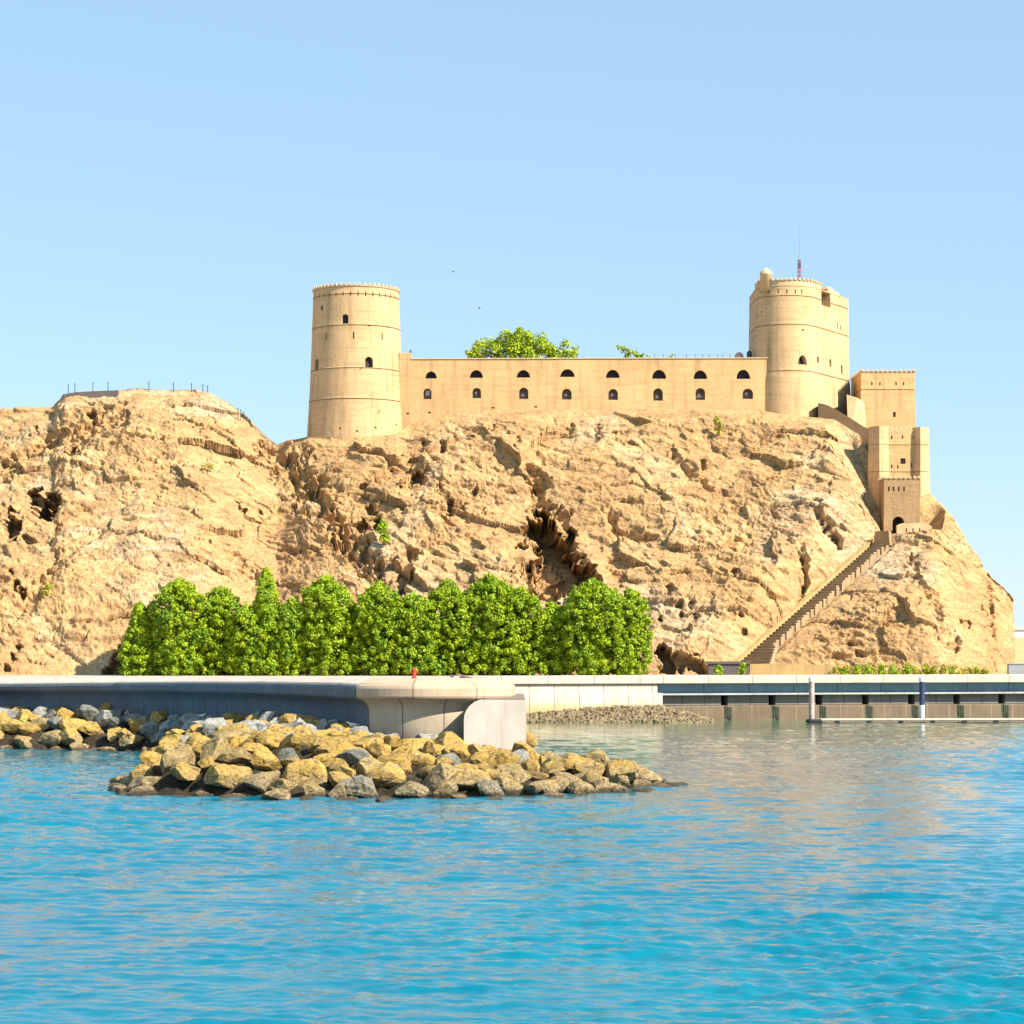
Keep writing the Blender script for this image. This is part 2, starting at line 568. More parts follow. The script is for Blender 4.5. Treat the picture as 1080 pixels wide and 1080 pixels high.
# ------------------------------------------------------------------ sea
def build_sea():
    ys = [18.0]
    while ys[-1] < 330:
        ys.append(ys[-1] + max(0.06, 0.075 * (ys[-1] / 48.0) ** 1.5))
    n_f = len(ys)
    while ys[-1] < 9000:
        ys.append(ys[-1] * 1.25)
    ys = np.array(ys)
    s = np.linspace(-1, 1, 740)
    outer = 1 + 0.05 * 1.42 ** np.arange(1, 18)
    s = np.concatenate([-outer[::-1], s, outer])
    nu = len(s)
    half = 20 + ys * 0.28
    Y = np.repeat(ys[:, None], nu, 1)
    X = half[:, None] * s[None, :]
    p = np.stack([X.ravel(), Y.ravel(), np.zeros(X.size)], 1)
    # wind patches: ruffled and calm water
    ruf = 0.55 + 0.9 * fbm(p * np.array([0.022, 0.016, 1.0]), 3, 5)
    # the sheltered basin behind the spur is calm, the open water by the pontoon ruffled
    def blob(cx, cy, rx, ry):
        return np.exp(-(((p[:, 0] - cx) / rx) ** 2 + ((p[:, 1] - cy) / ry) ** 2))
    ruf -= 0.70 * blob(15, 160, 12, 46) + 0.45 * blob(14, 235, 26, 40)
    ruf += 0.6 * blob(34, 150, 9, 30) + 0.5 * blob(55, 225, 18, 20) + 0.35 * blob(-38, 160, 14, 30)
    ruf = np.clip(ruf, 0.15, 1.2)
    z = np.zeros(len(p))
    r2 = np.random.default_rng(3)
    for k in range(52):
        lam = 0.30 * (1.066 ** k)
        th = r2.normal(0, 0.55)
        kx, ky = math.sin(th) * 2 * math.pi / lam, math.cos(th) * 2 * math.pi / lam
        slope = 0.078 if lam < 1.9 else (0.040 if lam < 3.2 else 0.014)
        a = slope * lam / (2 * math.pi)
        ph = kx * p[:, 0] + ky * p[:, 1] + r2.uniform(0, 6.28)
        step = np.repeat(np.gradient(ys), nu)
        fade = np.clip((lam / (2.6 * step) - 0.6), 0, 1)
        z += a * fade * (np.sin(ph) + 0.32 * np.sin(2 * ph + 0.9))
    grp = 0.8 + 0.45 * perlin(p * np.array([0.30, 0.22, 1]), 9) + 0.25 * perlin(p * np.array([0.07, 0.05, 1]), 10)
    z *= grp * (0.35 + 0.75 * ruf)
    edge = np.tile(sstep(1.0, 0.96, np.abs(s)), len(ys))
    p[:, 2] = np.where(p[:, 1] < 330, z * edge, 0)
    me = np_mesh("sea", p, grid_quads(len(ys), nu)[:, ::-1], True)
    at = me.attributes.new("ruffle", 'FLOAT', 'POINT')
    at.data.foreach_set("value", (0.25 + 0.85 * ruf).astype(np.float32))
    o = link_mesh("sea", me, M['sea'])
    tag(o, "turquoise rippled sea water in front of the rocks and walls", "sea", kind="structure")


build_sea()

# ------------------------------------------------------------------ ground behind the walls
WALL_A = [(-600, 275), (-160, 222), (0, 204), (130, 195), (200, 187), (280, 174), (330, 163), (368, 155.6)]   # (px, depth) of the left wall face
left_path = [Vector((XA(a, b), b, 0)) for a, b in WALL_A]
# rounded nose
nose_c = Vector((XA(449, 155), 154.8, 0))
nose_r = 4.7
ang0 = math.atan2(left_path[-1].y - nose_c.y, left_path[-1].x - nose_c.x)
for k in range(37):
    a = R(198) + (R(372) - R(198)) * k / 36
    left_path.append(nose_c + Vector((math.cos(a), math.sin(a), 0)) * nose_r)
left_path.append(Vector((nose_c.x + nose_r - 1.2, 175, 0)))
left_path.append(Vector((nose_c.x + nose_r - 4.0, 266.2, 0)))


def quay_y(x):
    return 266 + 21 * (x + 5.7) / 72.1


GZ = 4.95
gp = [v.copy() for v in left_path]
inner = []
for i, v in enumerate(gp):
    a = gp[max(0, i - 1)]
    b = gp[min(len(gp) - 1, i + 1)]
    d = (b - a).normalized()
    inner.append(v + Vector((-d.y, d.x, 0)) * 0.8)
gpts = inner + [Vector((16.5, quay_y(16.5) + 1.0, 0)), Vector((18.6, quay_y(18.6) + 2.6, 0)), Vector((140, quay_y(140) + 2.6, 0)), Vector((900, 700, 0)), Vector((6000, 2500, 0)), Vector((6000, 9000, 0)), Vector((-6000, 9000, 0)), Vector((-6000, 1500, 0))]
bm = bmesh.new()
vs = [bm.verts.new((v.x, v.y, GZ)) for v in gpts]
for tri in tessellate_polygon([[Vector((v.x, v.y, 0)) for v in gpts]]):
    bm.faces.new([vs[i] for i in tri])
o = from_bm("ground", bm, M['promenade'])
tag(o, "flat pale ground behind the sea walls at the foot of the hill", "ground", kind="structure")

# ------------------------------------------------------------------ hill
CREST = [(-260, 490, 352, 292), (-60, 437, 352, 292), (0, 433, 352, 292), (20, 431, 352, 292), (56, 430, 351, 293), (62, 424, 350, 293), (70, 417, 350, 293),
         (120, 412, 350, 294), (146, 409, 350, 294), (165, 411, 350, 295), (200, 411, 350, 295), (222, 415, 349, 296), (242, 425, 348, 296), (262, 441, 346, 297),
         (280, 460, 344, 297), (292, 469, 342, 298), (302, 465, 341, 298), (325, 460, 338.4, 298), (376, 462, 337.5, 298), (418, 458, 338.5, 298), (432, 448, 342, 298),
         (470, 438, 342.3, 299), (520, 433, 342.3, 300), (700, 432, 342.3, 300), (800, 433, 342.3, 300), (830, 438, 341.3, 300), (856, 441, 340.5, 300), (880, 443, 340.5, 300),
         (905, 458, 338.5, 300), (925, 492, 335, 300), (950, 522, 333, 300), (972, 524, 333, 300), (982, 521, 334, 300.5), (992, 533, 334, 301.5), (1003, 545, 334.5, 303),
         (1020, 573, 335, 306), (1044, 609, 334, 312), (1060, 623, 333, 318), (1067.5, 631, 331, 323), (1069.5, 704, 330, 326), (1071, 722, 330, 328)]
# (px, py, radius px, depth m)
CARVE = [(570, 552, 13, 5), (582, 575, 18, 6), (573, 600, 18, 5.5), (600, 618, 20, 6), (622, 608, 14, 5), (596, 590, 18, 6), (599, 560, 8, 4), (575, 625, 16, 5), (561, 512, 6, 3), (547, 580, 6, 3), (566, 575, 9, 3.5), (560, 625, 8, 2.5),
         (38, 522, 9, 5), (44, 537, 13, 5), (60, 526, 8, 4), (11, 548, 7, 5), (15, 562, 10, 5), (28, 575, 6, 3), (54, 540, 8, 4), (17, 622, 5, 4), (22, 631, 5, 4), (12, 606, 3, 3),
         (391, 537, 6, 3.2), (396, 552, 6, 4), (399, 565, 6, 4), (379, 553, 7, 3.2), (384, 520, 7, 1.4), (358, 572, 6, 3), (350, 575, 4, 2.5), (386, 583, 6, 2.2), (402, 597, 6, 2.4),
         (440, 507, 8, 3.4), (445, 515, 5, 3), (473, 537, 5, 3), (475, 546, 4, 2.5), (466, 475, 6, 2.5), (448, 472, 5, 2), (500, 520, 5, 2), (430, 610, 4, 3), (418, 620, 4, 3), (424, 615, 4, 3), (434, 604, 4, 2.5),
         (704, 702, 12, 3.5), (722, 700, 10, 3.2), (735, 706, 8, 3), (697, 655, 5, 3.2), (716, 640, 4, 2.5), (718, 650, 4, 2.5), (732, 655, 6, 2.5), (728, 640, 4, 2), (667, 571, 6, 2), (705, 627, 5, 2),
         (846, 588, 4, 2.2), (846, 600, 4, 2.2), (848, 617, 4, 2.5), (872, 555, 4, 2.5), (880, 565, 5, 2.8), (866, 547, 3, 2), (775, 610, 5, 2), (782, 650, 4, 2), (786, 668, 4, 2.4), (741, 493, 4, 2), (712, 480, 4, 1.8), (770, 462, 4, 1.5),
         (76, 482, 8, 3.4), (98, 442, 7, 2.4), (38, 455, 4, 2), (48, 471, 6, 1.4), (251, 533, 4, 2.2), (256, 540, 4, 2.2), (275, 540, 3, 1.6), (122, 470, 6, 1.2), (110, 468, 4, 1.3),
         (10, 690, 6, 3), (6, 705, 5, 3), (18, 680, 4, 2.5), (128, 705, 14, 2.0), (898, 680, 5, 2), (905, 690, 4, 2), (1016, 660, 6, 1.6), (1010, 690, 5, 1.5), (648, 460, 4, 1.5), (602, 452, 6, 1.5), (630, 450, 5, 1.5),
         (520, 455, 5, 1.6), (496, 460, 6, 1.8), (545, 470, 4, 1.5), (330, 545, 4, 2), (312, 520, 3, 1.6), (325, 470, 5, 1.6), (331, 482, 4, 1.6)]
GULLY = [([(288, 468), (318, 505), (345, 540), (372, 575), (398, 610), (415, 650)], 17, 2.6),
         ([(430, 590), (420, 625), (412, 660)], 9, 2.2),
         ([(565, 500), (572, 540), (556, 600), (552, 640)], 10, 2.4),
         ([(590, 540), (615, 600), (640, 650)], 9, 1.6),
         ([(0, 500), (45, 470), (90, 460), (130, 440)], 12, 1.6),
         ([(640, 545), (655, 560), (690, 565)], 5, 1.2),
         ([(705, 480), (725, 500), (760, 520)], 5, 1.1),
         ([(845, 570), (850, 600), (846, 640)], 5, 1.4),
         ([(862, 540), (885, 572)], 5, 1.6),
         ([(320, 470), (332, 520), (350, 560)], 6, 1.2),
         ([(960, 590), (985, 640), (1005, 690)], 8, 1.3),
         ([(1040, 620), (1043, 660), (1046, 705)], 5, 1.0),
         ([(100, 560), (60, 600), (20, 650)], 8, 1.0),
         ([(240, 580), (280, 620), (300, 650)], 6, 1.0)]
STAIR_A = Vector((XA(789, 301.5), 301.5, ZA(702, 301.5)))
STAIR_B = Vector((XA(934, 324), 324, ZA(572, 324)))


def carve_fields(px, py, pts):
    warp = fbm(pts * 0.40, 3, 31, 0.55) * 0.8 + facets(pts * 0.6, 91) * 0.3
    warp2 = fbm(pts * 0.40, 3, 77, 0.55) * 0.8 + facets(pts * 0.6, 92) * 0.3
    dep = np.zeros(len(px))
    for cx, cy, r, d in CARVE:
        near = (np.abs(px - cx) < 3.2 * r) & (np.abs(py - cy) < 3.2 * r)
        if not near.any():
            continue
        q = np.hypot(px[near] - cx + warp[near] * r, (py[near] - cy + warp2[near] * r)) / r
        dep[near] = np.maximum(dep[near], (1.55 if r > 10 else (0.9 if r > 6 else 0.5)) * d * sstep(1.05, 0.85 if r > 9 else 0.6, q))
    gd = np.zeros(len(px))
    for pl, r, d in GULLY:
        best = np.full(len(px), 1e9)
        for (ax, ay), (bx, by) in zip(pl[:-1], pl[1:]):
            vx, vy = bx - ax, by - ay
            t = np.clip(((px - ax) * vx + (py - ay) * vy) / (vx * vx + vy * vy), 0, 1)
            best = np.minimum(best, np.hypot(px - ax - t * vx + warp * r * 1.2, py - ay - t * vy + warp2 * r * 1.2))
        gd += d * np.clip(1 - best / r, 0, 1) ** 0.7
    return dep, gd


def build_hill():
    cp = np.array(CREST, float)
    c = np.concatenate([np.arange(-260, -30, 4.0), np.arange(-30, 1071.2, 0.9)])       # columns of the surface, by bearing
    yc = np.interp(c, cp[:, 0], cp[:, 2])
    zc = EYE - (np.interp(c, cp[:, 0], cp[:, 1]) - HZ) * yc / F
    yb = np.interp(c, cp[:, 0], cp[:, 3])
    nx = len(c)
    nf, nb = 400, 40
    t = np.concatenate([np.linspace(-0.04, 1, nf), 1 + np.linspace(0.004, 1, nb) ** 1.5])
    T = np.repeat(t[None, :], nx, 0)
    zb = 4.7
    # convexity of the front: the fort's crag is steep, the left hill rounder
    ex = np.interp(c, [0, 150, 300, 420, 700, 900, 1000, 1060], [0.85, 0.80, 0.95, 0.92, 0.88, 0.85, 0.72, 0.5])
    Tf = np.clip(T, 0, 1)
    Yf = yb[:, None] + (yc - yb)[:, None] * Tf
    Zf = zb + (zc - zb)[:, None] * (Tf ** ex[:, None]) + np.minimum(T, 0) * 40
    # behind the crest: a plateau, then down to the ground
    tb = np.clip(T - 1, 0, 1)
    plate = np.interp(c, [-60, 160, 300, 330, 880, 940, 1060], [14, 16, 22, 34, 34, 16, 3])[:, None]
    dist = tb * (plate + 45)
    Yg = Yf + dist
    Zg = np.where(tb > 0, zc[:, None] - (zc - 3.0)[:, None] * sstep(0, 1, np.clip((dist - plate) / 45, 0, 1)) - np.minimum(dist, 6) * 0.02, Zf)
    Xg = (c[:, None] - 540) * Yg / F
    pts = np.stack([Xg.ravel(), Yg.ravel(), Zg.ravel()], 1)
    Tr = T.ravel()
    px = np.repeat(c, len(t))
    # bench for the stair and hollow for the gate
    a2 = np.array([STAIR_A.x, STAIR_A.y])
    v2 = np.array([STAIR_B.x - STAIR_A.x, STAIR_B.y - STAIR_A.y])
    L = np.linalg.norm(v2)
    u2 = v2 / L

    def stair_frame():
        rel = pts[:, :2] - a2
        s = rel @ u2
        w = rel[:, 0] * u2[1] - rel[:, 1] * u2[0]          # positive: the open side towards the viewer
        zs = STAIR_A.z + (STAIR_B.z - STAIR_A.z) * np.clip(s / L, -0.05, 1)
        return s, w, zs, 2.2 * np.maximum(0, -3 - s) + 2.2 * np.maximum(0, s - L - 1)
    s, w, zs, endup = stair_frame()
    fr = Tr <= 1
    hd = zs + endup + np.where(w < -1.7, 1.9 * (-w - 1.7), np.where(w > 1.7, -0.05 - 0.25 * (w - 1.7), 0.0))
    m = fr & (w > -25) & (w < 9)
    pts[m, 2] = np.minimum(pts[m, 2], hd[m])
    m = fr & (s > -1) & (s < L) & (w > -1) & (w < 8)
    pts[m, 2] = np.maximum(pts[m, 2], (zs - 0.4 - 0.95 * np.maximum(w - 1.7, 0))[m])
    gx0, gx1 = XA(929, 328), XA(988, 328)
    def gate_cap(base, slope):
        dx = np.maximum(np.maximum(gx0 - pts[:, 0], pts[:, 0] - gx1), 0)
        dy = np.maximum(np.maximum(322 - pts[:, 1], pts[:, 1] - 331.5), 0)
        m = fr & (pts[:, 1] < 345)
        pts[m, 2] = np.minimum(pts[m, 2], (base + slope * np.hypot(dx, dy))[m])
    gate_cap(23.6, 1.7)
    py = HZ - (pts[:, 2] - EYE) * F / pts[:, 1]
    # fields of rock: billows, tilted strata, blocks of several sizes
    ca, sa = math.cos(R(28)), math.sin(R(28))
    q = np.stack([pts[:, 0] * ca - pts[:, 2] * sa, pts[:, 1], pts[:, 0] * sa + pts[:, 2] * ca], 1)   # strata dip down to the right
    wq = q + 1.6 * np.stack([perlin(pts * 0.13, 3), perlin(pts * 0.13, 4), perlin(pts * 0.13, 6)], 1)
    lay = wq[:, 2] * 0.62 + 0.8 * perlin(pts * 0.22, 14) + 0.35 * perlin(pts * 0.7, 15)
    lay2 = wq[:, 2] * 1.7 + 0.9 * perlin(pts * 0.35, 16) + 0.3 * perlin(pts * 1.3, 17)
    saw = (lay - np.floor(lay)) ** 1.5
    saw2 = (lay2 - np.floor(lay2)) ** 1.5
    lw = np.clip(0.5 + 1.2 * fbm(pts * 0.07, 3, 19), 0.05, 1.3)
    q2 = q + 0.5 * np.stack([perlin(pts * 0.3, 3), perlin(pts * 0.3, 4), perlin(pts * 0.3, 6)], 1)
    d = 1.8 * perlin(pts * 0.055, 11) + 0.6 * perlin(pts * 0.11, 12)
    d += 0.4 * fbm(wq * np.array([0.10, 0.22, 0.30]), 3, 13, 0.5, True)
    smooth = sstep(930, 1000, px) * 0.6                        # the right flank is a smoother face
    lowleft = np.exp(-(((px - 190) / 130) ** 2 + ((py - 560) / 90) ** 2)) * 0.5
    k = 1 - smooth - lowleft
    broken = np.exp(-(((px - 420) / 95) ** 2 + ((py - 520) / 75) ** 2))
    k = k * (0.80 + 0.5 * broken)
    d += lw * k * (0.42 * saw + 0.20 * saw2)
    d += k * 1.7 * facets(q2 * np.array([0.085, 0.15, 0.20]), 21, 0.85)
    d += k * 0.48 * facets(q2 * np.array([0.42, 0.5, 0.75]), 22, 1.0)
    rough = np.clip(0.75 + 0.9 * fbm(pts * 0.05, 3, 41), 0.25, 1.5)
    d += k * rough * 0.17 * facets(q2 * np.array([0.8, 1.2, 1.9]), 23, 1.1)
    d += rough * 0.10 * facets(q2 * np.array([2.3, 2.6, 3.6]), 24, 1.1)
    d += 0.12 * rough * fbm(pts * 0.9, 4, 51, 0.6)
    crest = sstep(1.0, 0.90, Tr) * fr
    buildpx = sstep(425, 440, px) * sstep(985, 960, px)
    amp = np.where(fr, 0.14 + 0.86 * crest, 0.10)
    amp = np.where(fr, amp + (1 - buildpx) * (1 - crest) * 0.16, amp)
    amp *= sstep(-0.02, 0.06, Tr) * 0.75 + 0.25
    ns = np.where((s > -4) & (s < L + 3), sstep(1.0, 7.0, np.abs(w)), 1.0)
    d *= amp * (0.35 + 0.65 * ns)
    dep, gd = carve_fields(px, py, pts)
    front = fr * sstep(1.0, 0.93, Tr)
    d -= gd * front
    pts += d[:, None] * np.array([0.0, -0.86, 0.50])[None, :]
    pts[:, 1] += dep * front * 1.0
    pts[:, 2] -= dep * front * 0.12
    pts[:, 0] += 0.25 * fbm(pts * 0.5, 3, 61) * crest
    s, w, zs, endup = stair_frame()
    on = fr & (s > -3.5) & (s < L + 0.8)
    m = on & (np.abs(w) < 1.75)
    pts[m, 2] = np.minimum(pts[m, 2], zs[m] - 0.7)
    m = on & (w >= 0.9) & (w < 2.2)
    pts[m, 2] = np.clip(pts[m, 2], zs[m] - 0.9, zs[m] - 0.15 + 0.35 * perlin(pts[m] * 0.9, 72))
    m = on & (w >= 2.2) & (w < 8)
    pts[m, 2] = np.minimum(pts[m, 2], zs[m] - 0.05 - 0.12 * (w[m] - 1.5) + 0.25 * fbm(pts[m] * 0.8, 3, 71))
    gate_cap(24.2, 1.9)
    me = np_mesh("hill", pts, grid_quads(nx, len(t)), False)
    o = link_mesh("hill", me, M['hill'])
    tag(o, "craggy tan rock hill carrying the fort", "hill", kind="structure")
    return pts.reshape(nx, len(t), 3)


HILL = build_hill()


def hill_at(px, py):
    """World point of the hill's surface seen at a pixel (nearest grid vertex)."""
    p = HILL[:, :400].reshape(-1, 3)
    u = 540 + p[:, 0] * F / p[:, 1]
    v = HZ - (p[:, 2] - EYE) * F / p[:, 1]
    e = (u - px) ** 2 + (v - py) ** 2
    c = np.where(e < max(e.min() * 1.5, 2.0))[0]
    return Vector(p[c[np.argmin(p[c, 1])]])


# sand bank behind the far right end
def bank(name, x0, x1, Y, top, depth, m, label):
    nx, ny = 60, 20
    xs = np.linspace(x0, x1, nx)
    v = np.linspace(0, 1, ny)
    Xg, Vg = np.meshgrid(xs, v, indexing='ij')
    Z = 4.6 + (top - 4.6) * np.sin(np.clip(Vg, 0, 1) * math.pi) ** 0.8
    pts = np.stack([Xg.ravel(), (Y + Vg * depth).ravel(), Z.ravel()], 1)
    pts[:, 2] += 0.8 * fbm(pts * 0.05, 4, 5) * np.sin(Vg.ravel() * math.pi)
    o = link_mesh(name, np_mesh(name, pts, grid_quads(nx, ny)[:, ::-1], True), m)
    tag(o, label, "terrain", kind="structure")


bank("sand_bank", 85, 330, 520, 11.5, 120, M['sand'], "tan sand bank beyond the right end of the hill")

# ------------------------------------------------------------------ shape helpers
def arch2d(w, h, kind="arch", n=10):
    if kind == "rect":
        return [(-w / 2, 0), (w / 2, 0), (w / 2, h), (-w / 2, h)]
    if kind == "half":
        return [(w / 2 * math.cos(math.pi * k / n), h * math.sin(math.pi * k / n)) for k in range(n + 1)]
    r = w / 2
    return [(-r, 0), (r, 0)] + [(r * math.cos(math.pi * k / n), h - r + r * math.sin(math.pi * k / n)) for k in range(n + 1)]


def prism(bm, outline, org, xd, dd, d0, d1, shrink=1.0):
    """Outline in the plane (xd, Z) at org, run along dd from d0 to d1."""
    org, xd, dd = Vector(org), Vector(xd), Vector(dd)
    A = [bm.verts.new(org + xd * (a * shrink) + Vector((0, 0, b * shrink)) + dd * d0) for a, b in outline]
    B = [bm.verts.new(org + xd * (a * shrink) + Vector((0, 0, b * shrink)) + dd * d1) for a, b in outline]
    bm.faces.new(A)
    bm.faces.new(B[::-1])
    n = len(A)
    for i in range(n):
        bm.faces.new([A[i], B[i], B[(i + 1) % n], A[(i + 1) % n]])


def box(bm, c, s, rz=0.0, taper=1.0):
    m = Matrix.Translation(Vector(c)) @ Matrix.Rotation(rz, 4, 'Z')
    vs = []
    for z in (-1, 1):
        k = taper if z > 0 else 1.0
        for x, y in ((-1, -1), (1, -1), (1, 1), (-1, 1)):
            vs.append(bm.verts.new(m @ Vector((x * s[0] / 2 * k, y * s[1] / 2 * k, z * s[2] / 2))))
    for f in ((3, 2, 1, 0), (4, 5, 6, 7), (0, 1, 5, 4), (1, 2, 6, 5), (2, 3, 7, 6), (3, 0, 4, 7)):
        bm.faces.new([vs[i] for i in f])


def tube(bm, a, b, r0, r1, n=10):
    a, b = Vector(a), Vector(b)
    d = (b - a).normalized()
    x = d.orthogonal().normalized()
    y = d.cross(x)
    A = [bm.verts.new(a + (x * math.cos(6.28319 * k / n) + y * math.sin(6.28319 * k / n)) * r0) for k in range(n)]
    B = [bm.verts.new(b + (x * math.cos(6.28319 * k / n) + y * math.sin(6.28319 * k / n)) * r1) for k in range(n)]
    bm.faces.new(A[::-1])
    bm.faces.new(B)
    for k in range(n):
        bm.faces.new([A[k], A[(k + 1) % n], B[(k + 1) % n], B[k]])


def lathe(bm, c, prof, n=72, a0=0.0, a1=2 * math.pi):
    c = Vector(c)
    full = abs(a1 - a0 - 2 * math.pi) < 1e-6
    m = n if full else n + 1
    rings = []
    for r, z in prof:
        rings.append([bm.verts.new(c + Vector((r * math.cos(a0 + (a1 - a0) * k / n), r * math.sin(a0 + (a1 - a0) * k / n), z))) for k in range(m)])
    for A, B in zip(rings[:-1], rings[1:]):
        for k in range(n):
            bm.faces.new([A[k], A[(k + 1) % m], B[(k + 1) % m], B[k]])
    bm.faces.new(rings[0][::-1])
    bm.faces.new(rings[-1])


def loft(bm, outline, levels):
    """Stack of scaled copies of a plan outline: levels = [(z, outward offset)]."""
    n = len(outline)
    nrm = []
    for i in range(n):
        d = (outline[(i + 1) % n] - outline[i - 1]).normalized()
        nrm.append(Vector((d.y, -d.x, 0)))
    rings = []
    for z, off in levels:
        rings.append([bm.verts.new((outline[i].x + nrm[i].x * off, outline[i].y + nrm[i].y * off, z)) for i in range(n)])
    for A, B in zip(rings[:-1], rings[1:]):
        for k in range(n):
            bm.faces.new([A[k], A[(k + 1) % n], B[(k + 1) % n], B[k]])
    bm.faces.new(rings[0][::-1])
    bm.faces.new(rings[-1])


def cut(o, cutter_bm):
    bmesh.ops.recalc_face_normals(cutter_bm, faces=cutter_bm.faces)
    cm = bpy.data.meshes.new("cutter")
    cutter_bm.to_mesh(cm)
    cutter_bm.free()
    co = bpy.data.objects.new("cutter", cm)
    COL.objects.link(co)
    md = o.modifiers.new("cut", 'BOOLEAN')
    md.operation = 'DIFFERENCE'
    md.solver = 'EXACT'
    md.object = co
    bpy.context.view_layer.update()
    dg = bpy.context.evaluated_depsgraph_get()
    me = bpy.data.meshes.new_from_object(o.evaluated_get(dg))
    o.modifiers.clear()
    mats = list(o.data.materials)
    old = o.data
    o.data = me
    me.name = o.name
    if not me.materials:
        for mm in mats:
            me.materials.append(mm)
    bpy.data.meshes.remove(old)
    bpy.data.objects.remove(co)
    bpy.data.meshes.remove(cm)


def merlons(bm, pts, z, w=0.46, h=0.34, d=0.35, gap=0.32):
    """Rounded teeth along a polyline at height z."""
    acc = 0.0
    for a, b in zip(pts[:-1], pts[1:]):
        L = (b - a).length
        u = (b - a).normalized()
        s = (w + gap) - acc if acc > 0 else w / 2
        while s < L:
            c = a + u * s
            rz = math.atan2(u.y, u.x)
            box(bm, (c.x, c.y, z + h * 0.35), (w, d, h * 0.7), rz)
            box(bm, (c.x, c.y, z + h * 0.86 - 0.001), (w * 0.7, d * 0.85, h * 0.30), rz, 0.6)
            s += w + gap
        acc = L - (s - (w + gap))


def weather(o, amp, scale, seed):
    """Slight hand-built unevenness of a plastered surface."""
    me = o.data
    v = np.empty(len(me.vertices) * 3, np.float32)
    me.vertices.foreach_get("co", v)
    p = v.reshape(-1, 3).astype(float)
    d = np.stack([perlin(p * scale, seed), perlin(p * scale, seed + 1), 0.4 * perlin(p * scale, seed + 2)], 1) * amp
    me.vertices.foreach_set("co", (p + d).astype(np.float32).ravel())
    me.update()


# ------------------------------------------------------------------ left round tower
TC = Vector((XA(375.7, 345), 345, 0))


def tower_r(z):
    return np.interp(z, [33, ZA(462, 345), ZA(425, 345), ZA(393, 345), ZA(349, 345), ZA(316, 345), ZA(300, 345)], [7.35, 7.02, 6.70, 6.50, 6.28, 6.12, 6.06])


def build_left_tower():
    base = (TC.x, TC.y, ZA(462, 345))
    t = empty("round_tower", base, "tall tapering round tower at the left end of the long fort wall", "tower")
    bm = bmesh.new()
    prof = []
    strings = [ZA(y, 345) for y in (425.5, 393.5, 349, 316.5)]
    ztop = ZA(300.8, 338)
    zs = sorted(set([33.0] + list(np.linspace(36, ztop, 40))))
    for z in zs:
        if any(abs(z - s) < 0.2 for s in strings):
            continue
        prof.append((tower_r(z), z))
    for s in strings:
        r = tower_r(s)
        prof += [(r + 0.02, s - 0.075), (r - 0.12, s - 0.07), (r - 0.12, s + 0.07), (r + 0.05, s + 0.075)]
    prof.sort(key=lambda q: q[1])
    lathe(bm, (TC.x, TC.y, 0), prof, 120)
    w = from_bm("wall", bm, M['plaster'], t)
    cb = bmesh.new()
    wins = []

    def spot(px, py):
        z = ZA(py, 339)
        r = tower_r(z)
        s = max(-0.97, min(0.97, (px - 375.7) * 340 / F / r))
        a = math.asin(s)
        out = Vector((math.sin(a), -math.cos(a), 0))
        return Vector((TC.x, TC.y, z)) + out * r, Vector((math.cos(a), math.sin(a), 0)), -out
    for px, py, wd, ht, kd in ((367, 341.5, 0.95, 1.35, "arch"), (392.3, 387.5, 1.15, 1.5, "arch"), (341.3, 325.5, 0.55, 0.75, "arch"), (335.5, 389, 0.9, 1.7, "arch")):
        c, xd, dd = spot(px, py)
        prism(cb, arch2d(wd, ht, kd), c, xd, dd, -0.6, 0.75)
        wins.append((c, xd, dd, wd, ht, kd))
    for k in range(22):                                            # loopholes under the rim
        a = R(-104 + 10.0 * k)
        z = ZA(312, 339)
        out = Vector((math.sin(a), -math.cos(a), 0))
        c = Vector((TC.x, TC.y, z)) + out * tower_r(z)
        prism(cb, arch2d(0.17, 0.62, "rect"), c, Vector((math.cos(a), math.sin(a), 0)), -out, -0.4, 0.5)
    for px in (346.5, 376, 405.5):
        c, xd, dd = spot(px, 357.5)
        prism(cb, arch2d(0.2, 0.95, "rect"), c, xd, dd, -0.4, 0.6)
    for px, py in ((342, 345), (392, 344), (411, 344), (361.5, 453), (380, 456), (399, 452), (420, 447)):
        c, xd, dd = spot(px, py)
        prism(cb, arch2d(0.34, 0.22, "rect"), c, xd, dd, -0.4, 0.5)
    cut(w, cb)
    for c, xd, dd, wd, ht, kd in wins:
        b2 = bmesh.new()
        prism(b2, arch2d(wd, ht, kd), c + Vector((0, 0, 0.012)), xd, dd, 0.62, 0.70, 0.97)
        from_bm("window", b2, M['dark'], t)
    bm = bmesh.new()
    n = 200
    r = tower_r(ztop)
    lathe(bm, (TC.x, TC.y, 0), [(r + 0.10, ztop + 0.003), (r + 0.16, ztop + 0.12), (r + 0.10, ztop + 0.22)], 120)
    ring = [Vector((TC.x + r * math.cos(6.28319 * k / n), TC.y + r * math.sin(6.28319 * k / n), 0)) for k in range(n + 1)]
    merlons(bm, ring, ztop + 0.22, 0.38, 0.28)
    from_bm("parapet", bm, M['lip'], t)


build_left_tower()


